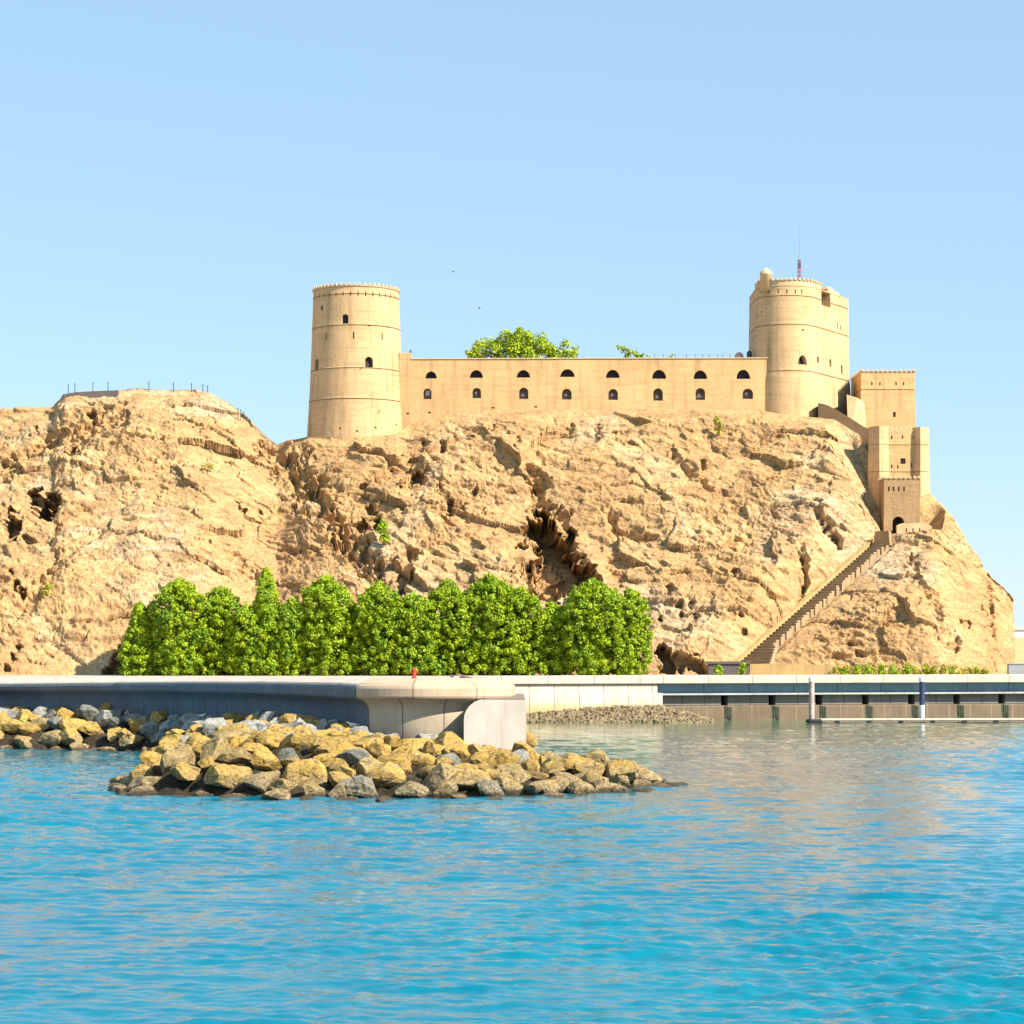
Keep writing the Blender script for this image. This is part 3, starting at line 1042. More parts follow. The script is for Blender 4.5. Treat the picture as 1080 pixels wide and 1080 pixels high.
# ------------------------------------------------------------------ long wall with arches
def build_fort_wall():
    Y0, Y1 = 343.0, 345.4
    base = (XA(615, Y0), Y0, ZA(436, Y0))
    t = empty("fort_wall", base, "long ochre fort wall with two rows of arched openings between the two round towers", "fort wall")
    bm = bmesh.new()
    x0, x1 = XA(421, Y0), XA(810, Y0)
    zt0, zt1 = ZA(379, Y0), ZA(378, Y0)
    xs = np.linspace(x0, x1, 90)
    zsN = np.linspace(0, 1, 14)
    gridf = [[bm.verts.new((x, Y0 - 0.25 * (1 - v), 34 + (zt0 + (zt1 - zt0) * i / 89 - 34) * v)) for v in zsN] for i, x in enumerate(xs)]
    gridb = [[bm.verts.new((x, Y1, 34 + (zt0 + (zt1 - zt0) * i / 89 - 34) * v)) for v in (0, 1)] for i, x in enumerate(xs)]
    for i in range(89):
        for j in range(13):
            bm.faces.new([gridf[i][j], gridf[i + 1][j], gridf[i + 1][j + 1], gridf[i][j + 1]])
        bm.faces.new([gridb[i][0], gridb[i][1], gridb[i + 1][1], gridb[i + 1][0]])
        bm.faces.new([gridf[i][13], gridf[i + 1][13], gridb[i + 1][1], gridb[i][1]])
        bm.faces.new([gridf[i][0], gridb[i][0], gridb[i + 1][0], gridf[i + 1][0]])
    for i in (0, 89):
        bm.faces.new([gridf[i][j] for j in range(14)] + [gridb[i][1], gridb[i][0]])
    w = from_bm("wall", bm, M['plaster_orange'], t)
    cb = bmesh.new()
    xd, dd = Vector((1, 0, 0)), Vector((0, 1, 0))
    wins = []
    up = [(454.6, 399.2, 12.2, 7.6), (502.4, 398.6, 14, 8.4), (552, 398.3, 14.2, 8.2), (598.5, 397.6, 15.2, 8.4), (646.3, 398.6, 14.4, 8.8), (695.2, 399.5, 15, 9.6), (738.7, 399.7, 14.4, 9.2), (784, 399.7, 14.6, 10)]
    lo = [(450.8, 421, 8.4, 11.2), (502.8, 420, 9, 11), (552.4, 420.8, 9.6, 12), (597.8, 421.4, 10, 11.4), (646.7, 421.8, 10, 11.6), (694, 422.6, 10, 13), (738.6, 421.8, 10, 12.6), (788.7, 420.8, 11, 11)]
    for px, py, wp, hp in up:
        c = P(px, py, Y0)
        c.y -= 0.1
        prism(cb, arch2d(wp * Y0 / F, hp * Y0 / F, "half"), c, xd, dd, -1, 1.15)
        wins.append(("arched_opening", c, arch2d(wp * Y0 / F, hp * Y0 / F, "half"), 1.02, 'dark'))
    for i, (px, py, wp, hp) in enumerate(lo):
        c = P(px, py, Y0)
        c.y -= 0.1
        prism(cb, arch2d(wp * Y0 / F, hp * Y0 / F), c, xd, dd, -1, 0.95)
        wins.append(("window", c, arch2d(wp * Y0 / F, hp * Y0 / F), 0.82, 'dim'))
    for px, py in ((430, 437), (453, 436), (520, 431), (565, 430)):
        prism(cb, arch2d(0.4, 0.22, "rect"), P(px, py, Y0), xd, dd, -1, 0.5)
    cut(w, cb)
    k = 0
    for nm, c, ol, dep, mk in wins:
        b2 = bmesh.new()
        prism(b2, ol, c + Vector((0, 0, 0.012)), xd, dd, dep, dep + 0.08, 0.98)
        o = from_bm(nm, b2, M[mk], t)
        if nm == "window":
            k += 1
            wpx = max(a for a, b in ol)
            b3 = bmesh.new()
            if k == 1:
                box(b3, (c.x + 0.03, c.y + dep - 0.02, c.z + 0.95), (0.62, 0.03, 0.75))
                from_bm("pane", b3, M['pane'], o)
            else:
                box(b3, (c.x - 0.2 * wpx, c.y + dep - 0.02, c.z + 0.62 + 0.1 * (k % 3)), (0.30, 0.03, 0.34))
                if k == 7:
                    box(b3, (c.x, c.y + dep - 0.03, c.z + 0.5), (1.1, 0.03, 0.10))
                from_bm("pane", b3, M['pane'], o)
    bm = bmesh.new()
    L = x1 - x0
    for i in range(12):
        xa = x0 + L * i / 12
        xb = x0 + L * (i + 1) / 12
        z = zt0 + (zt1 - zt0) * (i + 0.5) / 12
        if i == 0:
            xa += XA(434, Y0) - x0 - 0.0
        box(bm, ((xa + xb) / 2, (Y0 + Y1) / 2 - 0.05, z + 0.075), (xb - xa - 0.004, Y1 - Y0 + 0.16, 0.145))
    from_bm("coping", bm, M['lip'], t)
    bm = bmesh.new()
    zr = ZA(372, Y0)
    xa, xb = x0 + 0.02, XA(433.5, Y0)
    box(bm, ((xa + xb) / 2, (Y0 + Y1) / 2 + 0.003, (zt0 + zr) / 2 + 0.02), (xb - xa, Y1 - Y0 - 0.02, zr - zt0 - 0.03))
    from_bm("raised_end", bm, M['plaster_orange'], t)
    bm = bmesh.new()
    tube(bm, P(433, 372.5, 344), P(433, 369, 344), 0.16, 0.10, 8)
    from_bm("finial", bm, M['iron'], t)


build_fort_wall()


# ------------------------------------------------------------------ right great tower
def build_great_tower():
    Rr = 4.4
    C = Vector((XA(796.5, 346) + Rr, 346.4, 0))
    dirv = Vector((0.5, 0.866, 0))
    nR = Vector((0.866, -0.5, 0))
    Lr = 12.4
    t = empty("great_tower", (C.x + 3, C.y + 4, ZA(440, 342)), "big right tower with a flagpole and small domed turret on its rim", "tower")

    def plan():
        pts = []
        for k in range(41):
            a = R(-92) + (R(60) - R(-92)) * k / 40           # azimuth from the viewer's side, towards the right
            pts.append(C + Vector((math.sin(a), -math.cos(a), 0)) * Rr)
        for k in range(1, 22):
            pts.append(C + nR * Rr + dirv * (Lr * k / 21))
        D = pts[-1]
        for k in range(1, 10):
            a = R(60) + R(120) * k / 10
            # rounded rear corner
            pts.append(D - nR * 2.0 + Vector((math.sin(a), -math.cos(a), 0)) * 2.0)
        pts.append(D - nR * 9.5 + dirv * 1.0)
        pts.append(C + Vector((-Rr, 8, 0)))
        return pts
    pl = plan()
    strings = [ZA(y, 342.5) for y in (391.5, 342.5, 312.3)]
    ztop = ZA(302.0, 342.5)
    lev = []
    for z in sorted(list(np.linspace(36, ztop, 34))):
        if any(abs(z - s) < 0.2 for s in strings):
            continue
        lev.append((z, 0.014 * (ztop - z) + (0.12 if z < strings[0] else 0)))
    for s in strings:
        o = 0.014 * (ztop - s)
        lev += [(s - 0.075, o + 0.04), (s - 0.07, o - 0.11), (s + 0.07, o - 0.11), (s + 0.075, o + 0.03)]
    lev.sort()
    bm = bmesh.new()
    loft(bm, pl, lev)
    w = from_bm("wall", bm, M['plaster'], t)
    cb = bmesh.new()
    wins = []

    def on_side(px, py):
        """point of the flat right side face on the ray through a picture column"""
        q = C + nR * (Rr + 0.1)
        k = (px - 540) / F
        s = (k * q.y - q.x) / (dirv.x - k * dirv.y)
        p = q + dirv * s
        return Vector((p.x, p.y, ZA(py, p.y)))

    def on_front(px, py):
        s = max(-0.97, min(0.97, ((px - 540) * 343 / F - C.x) / Rr))
        a = math.asin(s)
        out = Vector((math.sin(a), -math.cos(a), 0))
        p = C + out * (Rr + 0.1)
        return Vector((p.x, p.y, ZA(py, p.y))), Vector((math.cos(a), math.sin(a), 0)), -out
    c, xd, dd = on_front(845.5, 384.5)
    a = R(35)
    out = Vector((math.sin(a), -math.cos(a), 0))
    prism(cb, arch2d(1.45, 1.35, "half"), c, Vector((math.cos(a), math.sin(a), 0)), -out, -0.7, 0.8)
    wins.append((c, Vector((math.cos(a), math.sin(a), 0)), -out, arch2d(1.45, 1.35, "half"), 0.66))
    for px in (803, 811, 820, 829, 838, 845):
        c, xd, dd = on_front(px, 309.5)
        prism(cb, arch2d(0.18, 0.6, "rect"), c, xd, dd, -0.5, 0.5)
    for px, py, wd, ht in ((862.5, 383, 0.7, 1.0), (875.5, 387, 0.7, 1.2), (887.5, 394, 0.6, 1.3), (883.5, 347, 0.35, 0.9), (887, 349, 0.35, 0.9)):
        c = on_side(px, py)
        prism(cb, arch2d(wd, ht), c, dirv, -nR, -0.6, 0.6)
        wins.append((c, dirv, -nR, arch2d(wd, ht), 0.5))
    c = on_side(871.5, 323)
    prism(cb, arch2d(3.3, 3.6), c, dirv, -nR, -0.8, 1.5)
    wins.append((c, dirv, -nR, arch2d(3.3, 3.6), 1.35))
    for px, py in ((799, 333), (846, 349), (804, 330)):
        c, xd, dd = on_front(px, py)
        prism(cb, arch2d(0.3, 0.25, "rect"), c, xd, dd, -0.5, 0.5)
    cut(w, cb)
    for i, (c, xd, dd, ol, dep) in enumerate(wins):
        b2 = bmesh.new()
        prism(b2, ol, c + Vector((0, 0, 0.012)), xd, dd, dep, dep + 0.08, 0.97)
        from_bm("window", b2, M['dim'] if i else M['dark'], t)
    bm = bmesh.new()
    loft(bm, pl, [(ztop + 0.003, 0.04), (ztop + 0.10, 0.06), (ztop + 0.14, 0.02)])
    from_bm("rim", bm, M['plaster'], t)
    # the round front carries a higher ring than the flat rear part
    ztop2 = ZA(296.0, 342.5)
    drum = []
    for k in range(49):
        a = R(-150) + (R(60) + R(150)) * k / 48
        drum.append(C + Vector((math.sin(a), -math.cos(a), 0)) * (Rr - 0.02))
    drum.append(C + nR * (Rr - 0.02) + dirv * 2.6)
    drum.append(C - nR * (Rr - 0.02) + dirv * 2.6)
    bm = bmesh.new()
    loft(bm, drum, [(ztop + 0.005, 0.0), (ztop2 - 0.06, -0.01), (ztop2 - 0.055, 0.05), (ztop2 + 0.06, 0.05)])
    merlons(bm, drum[16:50], ztop2 + 0.05, 0.36, 0.30)
    from_bm("parapet", bm, M['plaster_cream'], t)
    # hooded bay over the recess and the lower parapet beyond it
    bm = bmesh.new()
    c1 = C + nR * (Rr - 0.75) + dirv * 6.6
    rz = math.atan2(dirv.y, dirv.x)
    box(bm, (c1.x + dirv.x * 0.8, c1.y + dirv.y * 0.8, ztop + 0.32), (4.6, 1.5, 0.56), rz, 0.86)
    box(bm, (c1.x - dirv.x * 0.2, c1.y - dirv.y * 0.2, ztop + 0.80), (2.2, 1.3, 0.42), rz, 0.7)
    from_bm("hood", bm, M['plaster'], t)
    # domed turret on the rim
    bm = bmesh.new()
    tc = P(808, 300, 343.5)
    lathe(bm, (tc.x, tc.y, 0), [(0.86, ztop - 0.5), (0.86, ztop2 + 0.95), (0.93, ztop2 + 1.0), (0.9, ztop2 + 1.12), (0.74, ztop2 + 1.45), (0.48, ztop2 + 1.7), (0.2, ztop2 + 1.82), (0.1, ztop2 + 2.0), (0.03, ztop2 + 2.05)], 28)
    from_bm("domed_turret", bm, M['plaster_cream'], t, True)
    # crack on the rim
    return C, ztop


GT, GT_top = build_great_tower()

fp = empty("flagpole", P(843, 293, 347), "thin flagpole with a red and grey braced foot on top of the big right tower", "flagpole")
bm = bmesh.new()
tube(bm, P(843, 296.5, 347), P(843, 237, 347), 0.055, 0.03, 8)
from_bm("pole", bm, M['mastgrey'], fp)
bm = bmesh.new()
p0 = P(843, 296.5, 347)
for dx, dy in ((-0.28, -0.2), (0.28, -0.2), (0, 0.3)):
    tube(bm, (p0.x + dx, p0.y + dy, p0.z), (p0.x + dx * 0.5, p0.y + dy * 0.5, ZA(274, 347)), 0.05, 0.04, 6)
for py in (291, 287, 283, 279, 275):
    tube(bm, (p0.x, p0.y, ZA(py, 347)), (p0.x, p0.y, ZA(py, 347) + 0.10), 0.30, 0.26, 10)
from_bm("mast_foot", bm, M['mastred'], fp)
bm = bmesh.new()
for py in (281, 278):
    box(bm, (p0.x, p0.y - 0.1, ZA(py, 347)), (0.42, 0.3, 0.28))
from_bm("lamp_box", bm, M['tank'], fp)


# ------------------------------------------------------------------ square keep
def build_keep():
    Y0 = 349.0
    x0, x1 = XA(908.5, Y0), XA(964.5, Y0)
    D = 10.5
    zt = ZA(393, Y0)
    t = empty("square_tower", ((x0 + x1) / 2, Y0, ZA(448, Y0)), "square ochre tower with small teeth on top beside the big right tower", "tower")
    ol = []
    corners = [Vector((x0, Y0, 0)), Vector((x1, Y0, 0)), Vector((x1, Y0 + D, 0)), Vector((x0, Y0 + D, 0))]
    for i in range(4):
        for k in range(8):
            ol.append(corners[i].lerp(corners[(i + 1) % 4], k / 8))
    s = ZA(411, Y0)
    zz = [z for z in np.linspace(34, zt, 18) if abs(z - s) > 0.25]
    lev = [(z, 0.03 * (zt - z)) for z in zz] + [(s - 0.065, 0.03 * (zt - s) + 0.04), (s - 0.06, 0.03 * (zt - s) - 0.1), (s + 0.06, 0.03 * (zt - s) - 0.1), (s + 0.065, 0.03 * (zt - s) + 0.02)]
    lev.sort()
    bm = bmesh.new()
    loft(bm, ol, lev)
    w = from_bm("wall", bm, M['plaster_orange'], t)
    cb = bmesh.new()
    xd, dd = Vector((1, 0, 0)), Vector((0, 1, 0))
    for px in (919.5, 928, 945, 953):
        prism(cb, arch2d(0.2, 0.5, "rect"), P(px, 406.5, Y0), xd, dd, -1, 0.5)
    c = P(943, 440, Y0)
    prism(cb, arch2d(0.42, 0.75, "rect"), c, xd, dd, -1, 0.6)
    cut(w, cb)
    bm = bmesh.new()
    prism(bm, arch2d(0.42, 0.75, "rect"), c + Vector((0, 0, 0.01)), xd, dd, 0.05, 0.12, 0.96)
    from_bm("window", bm, M['dim'], t)
    bm = bmesh.new()
    loft(bm, ol, [(zt + 0.003, 0.05), (zt + 0.12, 0.07), (zt + 0.16, 0.03)])
    merlons(bm, [Vector((c.x, c.y, 0)) for c in corners] + [corners[0].copy()], zt + 0.16, 0.36, 0.34)
    from_bm("parapet", bm, M['lip'], t)
    # pale wall linking the keep to the big tower
    bm = bmesh.new()
    pts = [(893, 416), (904, 419.5), (911, 424), (913.5, 450), (913.5, 470), (895, 470)]
    A = [bm.verts.new(P(a, b, 346.5 if a < 905 else 347.6)) for a, b in pts]
    B = [bm.verts.new(v.co + Vector((1.0, 5, 0))) for v in A]
    n = len(A)
    bm.faces.new(A)
    bm.faces.new(B[::-1])
    for i in range(n):
        bm.faces.new([A[i], B[i], B[(i + 1) % n], A[(i + 1) % n]])
    o = from_bm("link_wall", bm, M['plaster_cream'])
    tag(o, "short pale sloping wall joining the big right tower to the square tower", "wall")


build_keep()


# ------------------------------------------------------------------ gatehouse
def slab(bm, poly, thick):
    A = [bm.verts.new(v) for v in poly]
    B = [bm.verts.new(v + Vector(thick)) for v in poly]
    n = len(A)
    bm.faces.new(A)
    bm.faces.new(B[::-1])
    for i in range(n):
        bm.faces.new([A[i], B[i], B[(i + 1) % n], A[(i + 1) % n]])


def build_gatehouse():
    Y0 = 334.0
    t = empty("gatehouse", P(948, 500, Y0), "orange gatehouse with a pale turret at each front corner, below the square tower", "gatehouse")
    x0, x1 = XA(930, Y0), XA(970, Y0)
    zt = ZA(452.5, Y0)
    strings = [ZA(469, Y0), ZA(497.5, Y0)]

    def levels(z0, z1, taper):
        zz = [z for z in np.linspace(z0, z1, 16) if all(abs(z - s) > 0.22 for s in strings)]
        lv = [(z, taper * (z1 - z)) for z in zz]
        for s in strings:
            o = taper * (z1 - s)
            lv += [(s - 0.06, o + 0.04), (s - 0.055, o - 0.08), (s + 0.055, o - 0.08), (s + 0.06, o + 0.02)]
        return sorted(lv)
    corners = [Vector((x0, Y0 + 0.5, 0)), Vector((x1, Y0 + 0.5, 0)), Vector((x1, Y0 + 7, 0)), Vector((x0, Y0 + 7, 0))]
    ol = []
    for i in range(4):
        for k in range(6):
            ol.append(corners[i].lerp(corners[(i + 1) % 4], k / 6))
    bm = bmesh.new()
    loft(bm, ol, levels(18, zt, 0.004))
    w = from_bm("wall", bm, M['plaster_orange'], t)
    cb = bmesh.new()
    xd, dd = Vector((1, 0, 0)), Vector((0, 1, 0))
    c = P(953, 489, Y0)
    c.y = Y0 + 0.5
    prism(cb, arch2d(0.72, 0.78, "rect"), c, xd, dd, -1, 0.5)
    for px, py in ((941, 463), (952.5, 462.5), (964, 463), (941, 493.5), (947.5, 494), (962, 492)):
        q = P(px, py, Y0)
        q.y = Y0 + 0.5
        prism(cb, arch2d(0.2, 0.5, "rect"), q, xd, dd, -1, 0.45)
    cut(w, cb)
    bm = bmesh.new()
    for k in range(3):
        box(bm, (c.x - 0.24 + 0.24 * k, c.y + 0.15, c.z + 0.39), (0.05, 0.05, 0.76))
        box(bm, (c.x, c.y + 0.21, c.z + 0.15 + 0.24 * k), (0.70, 0.04, 0.05))
    from_bm("window_grille", bm, M['iron'], t)
    for cx, rr, zt2, zb in ((928.3, 1.25, ZA(449.5, Y0), 16), (971.5, 1.05, ZA(450.5, Y0), 16)):
        bm = bmesh.new()
        sq = []
        for q in range(16):
            a = 6.28319 * q / 16 + R(38)
            kk = 1.0 / max(abs(math.cos(a - R(38))), abs(math.sin(a - R(38)))) ** 0.75
            sq.append(Vector((XA(cx, Y0) + math.cos(a) * rr * 0.88 * kk, Y0 + 0.9 + math.sin(a) * rr * 0.88 * kk, 0)))
        loft(bm, sq, levels(zb, zt2, 0.016))
        ring = [Vector((XA(cx, Y0) + (rr - 0.2) * math.cos(6.28319 * k / 24), Y0 + 0.9 + (rr - 0.2) * math.sin(6.28319 * k / 24), 0)) for k in range(25)]
        from_bm("turret", bm, M['plaster'], t, False)
    bm = bmesh.new()
    box(bm, ((x0 + x1) / 2 + 0.15, Y0 + 0.75, zt + 0.06), (x1 - x0 - 2.2, 0.4, 0.11))
    merlons(bm, [Vector((x0 + 1.3, Y0 + 0.75, 0)), Vector((x1 - 1.0, Y0 + 0.75, 0))], zt + 0.05, 0.34, 0.36)
    from_bm("parapet", bm, M['lip'], t)

    # brown gate block in front
    Y2 = 329.0
    g = empty("gate_block", P(950, 552, Y2), "dark brown rubble gate block with a black arched doorway, below the orange gatehouse", "gate")
    bx0, bx1 = XA(932.5, Y2), XA(970, Y2)
    bz = ZA(505, Y2)
    cs = [Vector((bx0, Y2, 0)), Vector((bx1, Y2, 0)), Vector((bx1, Y2 + 5.4, 0)), Vector((bx0, Y2 + 5.4, 0))]
    ol = []
    for i in range(4):
        for k in range(8):
            ol.append(cs[i].lerp(cs[(i + 1) % 4], k / 8))
    bm = bmesh.new()
    loft(bm, ol, [(z, 0.008 * (bz - z)) for z in np.linspace(15, bz, 12)])
    w = from_bm("wall", bm, M['plaster_brown'], g)
    cb = bmesh.new()
    c = P(947.5, 568, Y2)
    prism(cb, arch2d(1.6, 3.0), c, xd, dd, -1, 1.8)
    for px in (937.5, 942.5, 948, 953.5):
        prism(cb, arch2d(0.22, 0.62, "rect"), P(px, 518, Y2), xd, dd, -1, 0.5)
    cut(w, cb)
    bm = bmesh.new()
    prism(bm, arch2d(1.6, 3.0), c + Vector((0, 0, 0.01)), xd, dd, 1.5, 1.6, 0.98)
    from_bm("door", bm, M['dark'], g)
    bm = bmesh.new()
    loft(bm, ol, [(bz + 0.003, 0.03), (bz + 0.09, 0.03)])
    merlons(bm, cs + [cs[0].copy()], bz + 0.06, 0.34, 0.34)
    from_bm("parapet", bm, M['lip'], g)
    # pale parapet screening the doorway
    Y3 = 327.6
    bm = bmesh.new()
    slab(bm, [P(946, 554, Y3), P(951, 552, Y3), P(975, 551, Y3), P(983, 555, Y3), P(985, 585, Y3), P(946, 585, Y3)], (0, 0.8, 0))
    w = from_bm("screen_wall", bm, M['plaster_cream'])
    cb = bmesh.new()
    for px in (956, 963, 970):
        prism(cb, arch2d(0.18, 0.5, "rect"), P(px, 561, Y3), xd, dd, -1, 0.4)
    cut(w, cb)
    tag(w, "low pale parapet wall with slits in front of the black arched doorway", "wall")
    bm = bmesh.new()
    yw = lambda a: 341.6 - (a - 865) * 0.075
    slab(bm, [P(a, b, yw(a)) for a, b in ((863, 425), (872, 427), (882, 432), (897, 441), (911, 450), (923, 454.5), (923, 530), (863, 480))], (0.6, 5.5, -0.3))
    o = from_bm("retaining_wall", bm, M['plaster_brown'])
    tag(o, "brown sloping retaining wall between the big right tower and the gatehouse", "wall")


build_gatehouse()


# ------------------------------------------------------------------ stair up the rock
def build_stair():
    t = empty("stone_stair", STAIR_A, "long flight of stone steps climbing the rock face to the gate", "staircase")
    d = Vector((STAIR_B.x - STAIR_A.x, STAIR_B.y - STAIR_A.y, 0))
    L = d.length
    u = d.normalized()
    w = Vector((u.y, -u.x, 0))
    rise = STAIR_B.z - STAIR_A.z
    n = 46
    bm = bmesh.new()
    bt = bmesh.new()
    rz = math.atan2(u.y, u.x)
    for i in range(n):
        s = L * (i + 0.5) / n
        z = STAIR_A.z + rise * (i + 1) / n
        wide = 2.0 + 0.5 * (random.random() - 0.5) if i > 6 else 2.3 + 0.35 * (7 - i)
        c = STAIR_A + u * s + w * (wide / 2 - 1.4)
        hh = rise / n + 1.5
        box(bm, (c.x, c.y, z - hh / 2 - 0.08), (L / n * 0.998, wide, hh), rz)
        box(bt, (c.x - u.x * 0.06, c.y - u.y * 0.06, z - 0.03), (L / n + 0.10, wide + 0.06, 0.098), rz)
    o = from_bm("flight", bm, M['step'], t)
    from_bm("treads", bt, M['tread'], t)
    bm = bmesh.new()
    m = 40
    prev = None
    for i in range(m + 1):
        s = -2.6 + (L + 2.2) * i / m
        zz = STAIR_A.z + rise * s / L
        c = STAIR_A + u * s - w * 1.75
        top = zz + 0.8 + 0.05 * math.sin(i * 2.1)
        ring = [bm.verts.new((c.x + w.x * k, c.y + w.y * k, h)) for k, h in ((0.25, zz - 2.0), (0.25, top - 0.12), (0.36, top - 0.1), (0.36, top + 0.03), (-0.36, top + 0.03), (-0.36, zz - 2.0))]
        if prev:
            for k in range(6):
                bm.faces.new([prev[k], ring[k], ring[(k + 1) % 6], prev[(k + 1) % 6]])
        else:
            bm.faces.new(ring)
        prev = ring
    bm.faces.new(prev[::-1])
    from_bm("side_wall", bm, M['lowwall'], t)
    bm = bmesh.new()
    e = STAIR_B - u * 1.0 + w * 0.2
    box(bm, (e.x, e.y, e.z + 0.5), (0.5, 2.6, 1.9), rz, 0.85)
    from_bm("gate_post", bm, M['plaster_brown'], t)


build_stair()

Y = 296.0
bm = bmesh.new()
slab(bm, [P(747, 700, Y), P(790, 700, Y), P(790, 716, Y), P(747, 716, Y)], (0, 1.2, 0))
box(bm, (XA(768.5, Y), Y + 0.6, ZA(698.8, Y)), (XA(791.5, Y) - XA(745, Y), 1.6, 0.3))
tag(from_bm("stone_wall", bm, M['darkwall']), "dark low stone wall at the foot of the stair", "wall")
Y = 297.0
bm = bmesh.new()
slab(bm, [P(791, 700.5, Y), P(830, 699.5, Y), P(884, 702, Y), P(890, 716, Y), P(791, 716, Y)], (0, 0.7, 0))
tag(from_bm("garden_wall", bm, M['lowwall']), "low brown plastered wall right of the stair's foot", "wall")

# ------------------------------------------------------------------ sea walls
def sweep(name, path, prof, m, parent, zoff=None, smooth=False, closed=True, uv0=0.0):
    """Closed profile [(outward, z)] carried along a plan path; UV = (metres along, z)."""
    n = len(path)
    bm = bmesh.new()
    uvl = bm.loops.layers.uv.new("UVMap")
    rings, S = [], [uv0]
    for i in range(1, n):
        S.append(S[-1] + (path[i] - path[i - 1]).length)
    for i in range(n):
        a, b = path[max(0, i - 1)], path[min(n - 1, i + 1)]
        d = (b - a).normalized()
        nv = Vector((d.y, -d.x, 0))
        rings.append([bm.verts.new((path[i].x + nv.x * u, path[i].y + nv.y * u, z + (zoff(i, z) if zoff else 0))) for u, z in prof])
    k = len(prof)
    for i in range(n - 1):
        for j in range(k):
            q = (j + 1) % k
            f = bm.faces.new([rings[i][j], rings[i + 1][j], rings[i + 1][q], rings[i][q]])
            for lp, (ii, jj) in zip(f.loops, ((i, j), (i + 1, j), (i + 1, q), (i, q))):
                lp[uvl].uv = (S[ii], prof[jj][1] + 0.3 * prof[jj][0])
            f.smooth = smooth
    for r, i in ((rings[0], 0), (rings[-1][::-1], n - 1)):
        f = bm.faces.new(r)
        for lp in f.loops:
            lp[uvl].uv = (S[i] + lp.vert.co.y * 0.0 + 0.6, lp.vert.co.z)
    return from_bm(name, bm, m, parent)


def build_left_wall():
    t = empty("sea_wall", (left_path[3].x, left_path[3].y, 2.5), "curving sea wall with a rounded coping, shaded on the left and sunlit round its end", "sea wall")
    n_nose = len(WALL_A) + 1
    L = len(left_path)

    def zo(i0):
        def f(i, z):
            q = left_path[min(L - 1, i + i0)]
            k = min(1.0, max(0.0, (q.x + 44) / 34.0)) if q.y < 160 or q.x < -12 else (0.7 if q.y < 180 else -0.3)
            return k * (0.62 if z > 4.7 else 0.34)
        return f
    dense = []
    panel = [(0.0, -1.0), (0.0, 3.55), (0.06, 3.8), (0.2, 4.05), (0.42, 4.22), (0.72, 4.34), (0.72, 4.36), (-0.7, 4.36), (-0.7, -1.0)]
    cope = [(-0.75, 4.365), (0.86, 4.365), (0.98, 4.42), (1.05, 4.55), (1.06, 4.75), (0.98, 4.92), (0.84, 5.0), (-0.75, 5.0)]
    kerb = [(-0.75, 5.004), (0.80, 5.004), (0.72, 5.08), (-0.45, 5.37), (-0.75, 5.38)]
    A = left_path[:n_nose + 5]
    B = left_path[n_nose + 4:]
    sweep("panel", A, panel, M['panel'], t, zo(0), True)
    sweep("coping", A, cope, M['coping_shade'], t, zo(0), False)
    sweep("kerb", A, kerb, M['coping'], t, zo(0), False)
    sweep("kerb", B, kerb, M['coping_tan'], t, zo(n_nose + 4), False)
    sweep("panel", B, panel, M['nose'], t, zo(n_nose + 4), True)
    sweep("coping", B, cope, M['coping_tan'], t, zo(n_nose + 4), False)


build_left_wall()

# pale concrete block at the end of the curved wall
bm = bmesh.new()
ol = [(-2.95, 1.0), (0.87, 1.0), (0.87, 4.70), (-1.75, 4.70)] + [(-1.75 - 1.2 * math.sin(R(a)), 3.5 + 1.2 * math.cos(R(a))) for a in (15, 30, 45, 60, 75, 90)]
A = [bm.verts.new((x, 148.2, z)) for x, z in ol]
B = [bm.verts.new((x, 171.0, z)) for x, z in ol]
bm.faces.new(A)
bm.faces.new(B[::-1])
for i in range(len(A)):
    bm.faces.new([A[i], B[i], B[(i + 1) % len(A)], A[(i + 1) % len(A)]])
blk = empty("concrete_block", (-1.0, 148.2, 2.0), "bright cream concrete block with a rounded corner at the end of the curved sea wall", "concrete block")
from_bm("body", bm, M['block'], blk)
bm = bmesh.new()
box(bm, (-0.45, 158, 4.745), (2.5, 19.4, 0.08))
from_bm("cap", bm, M['coping'], blk)


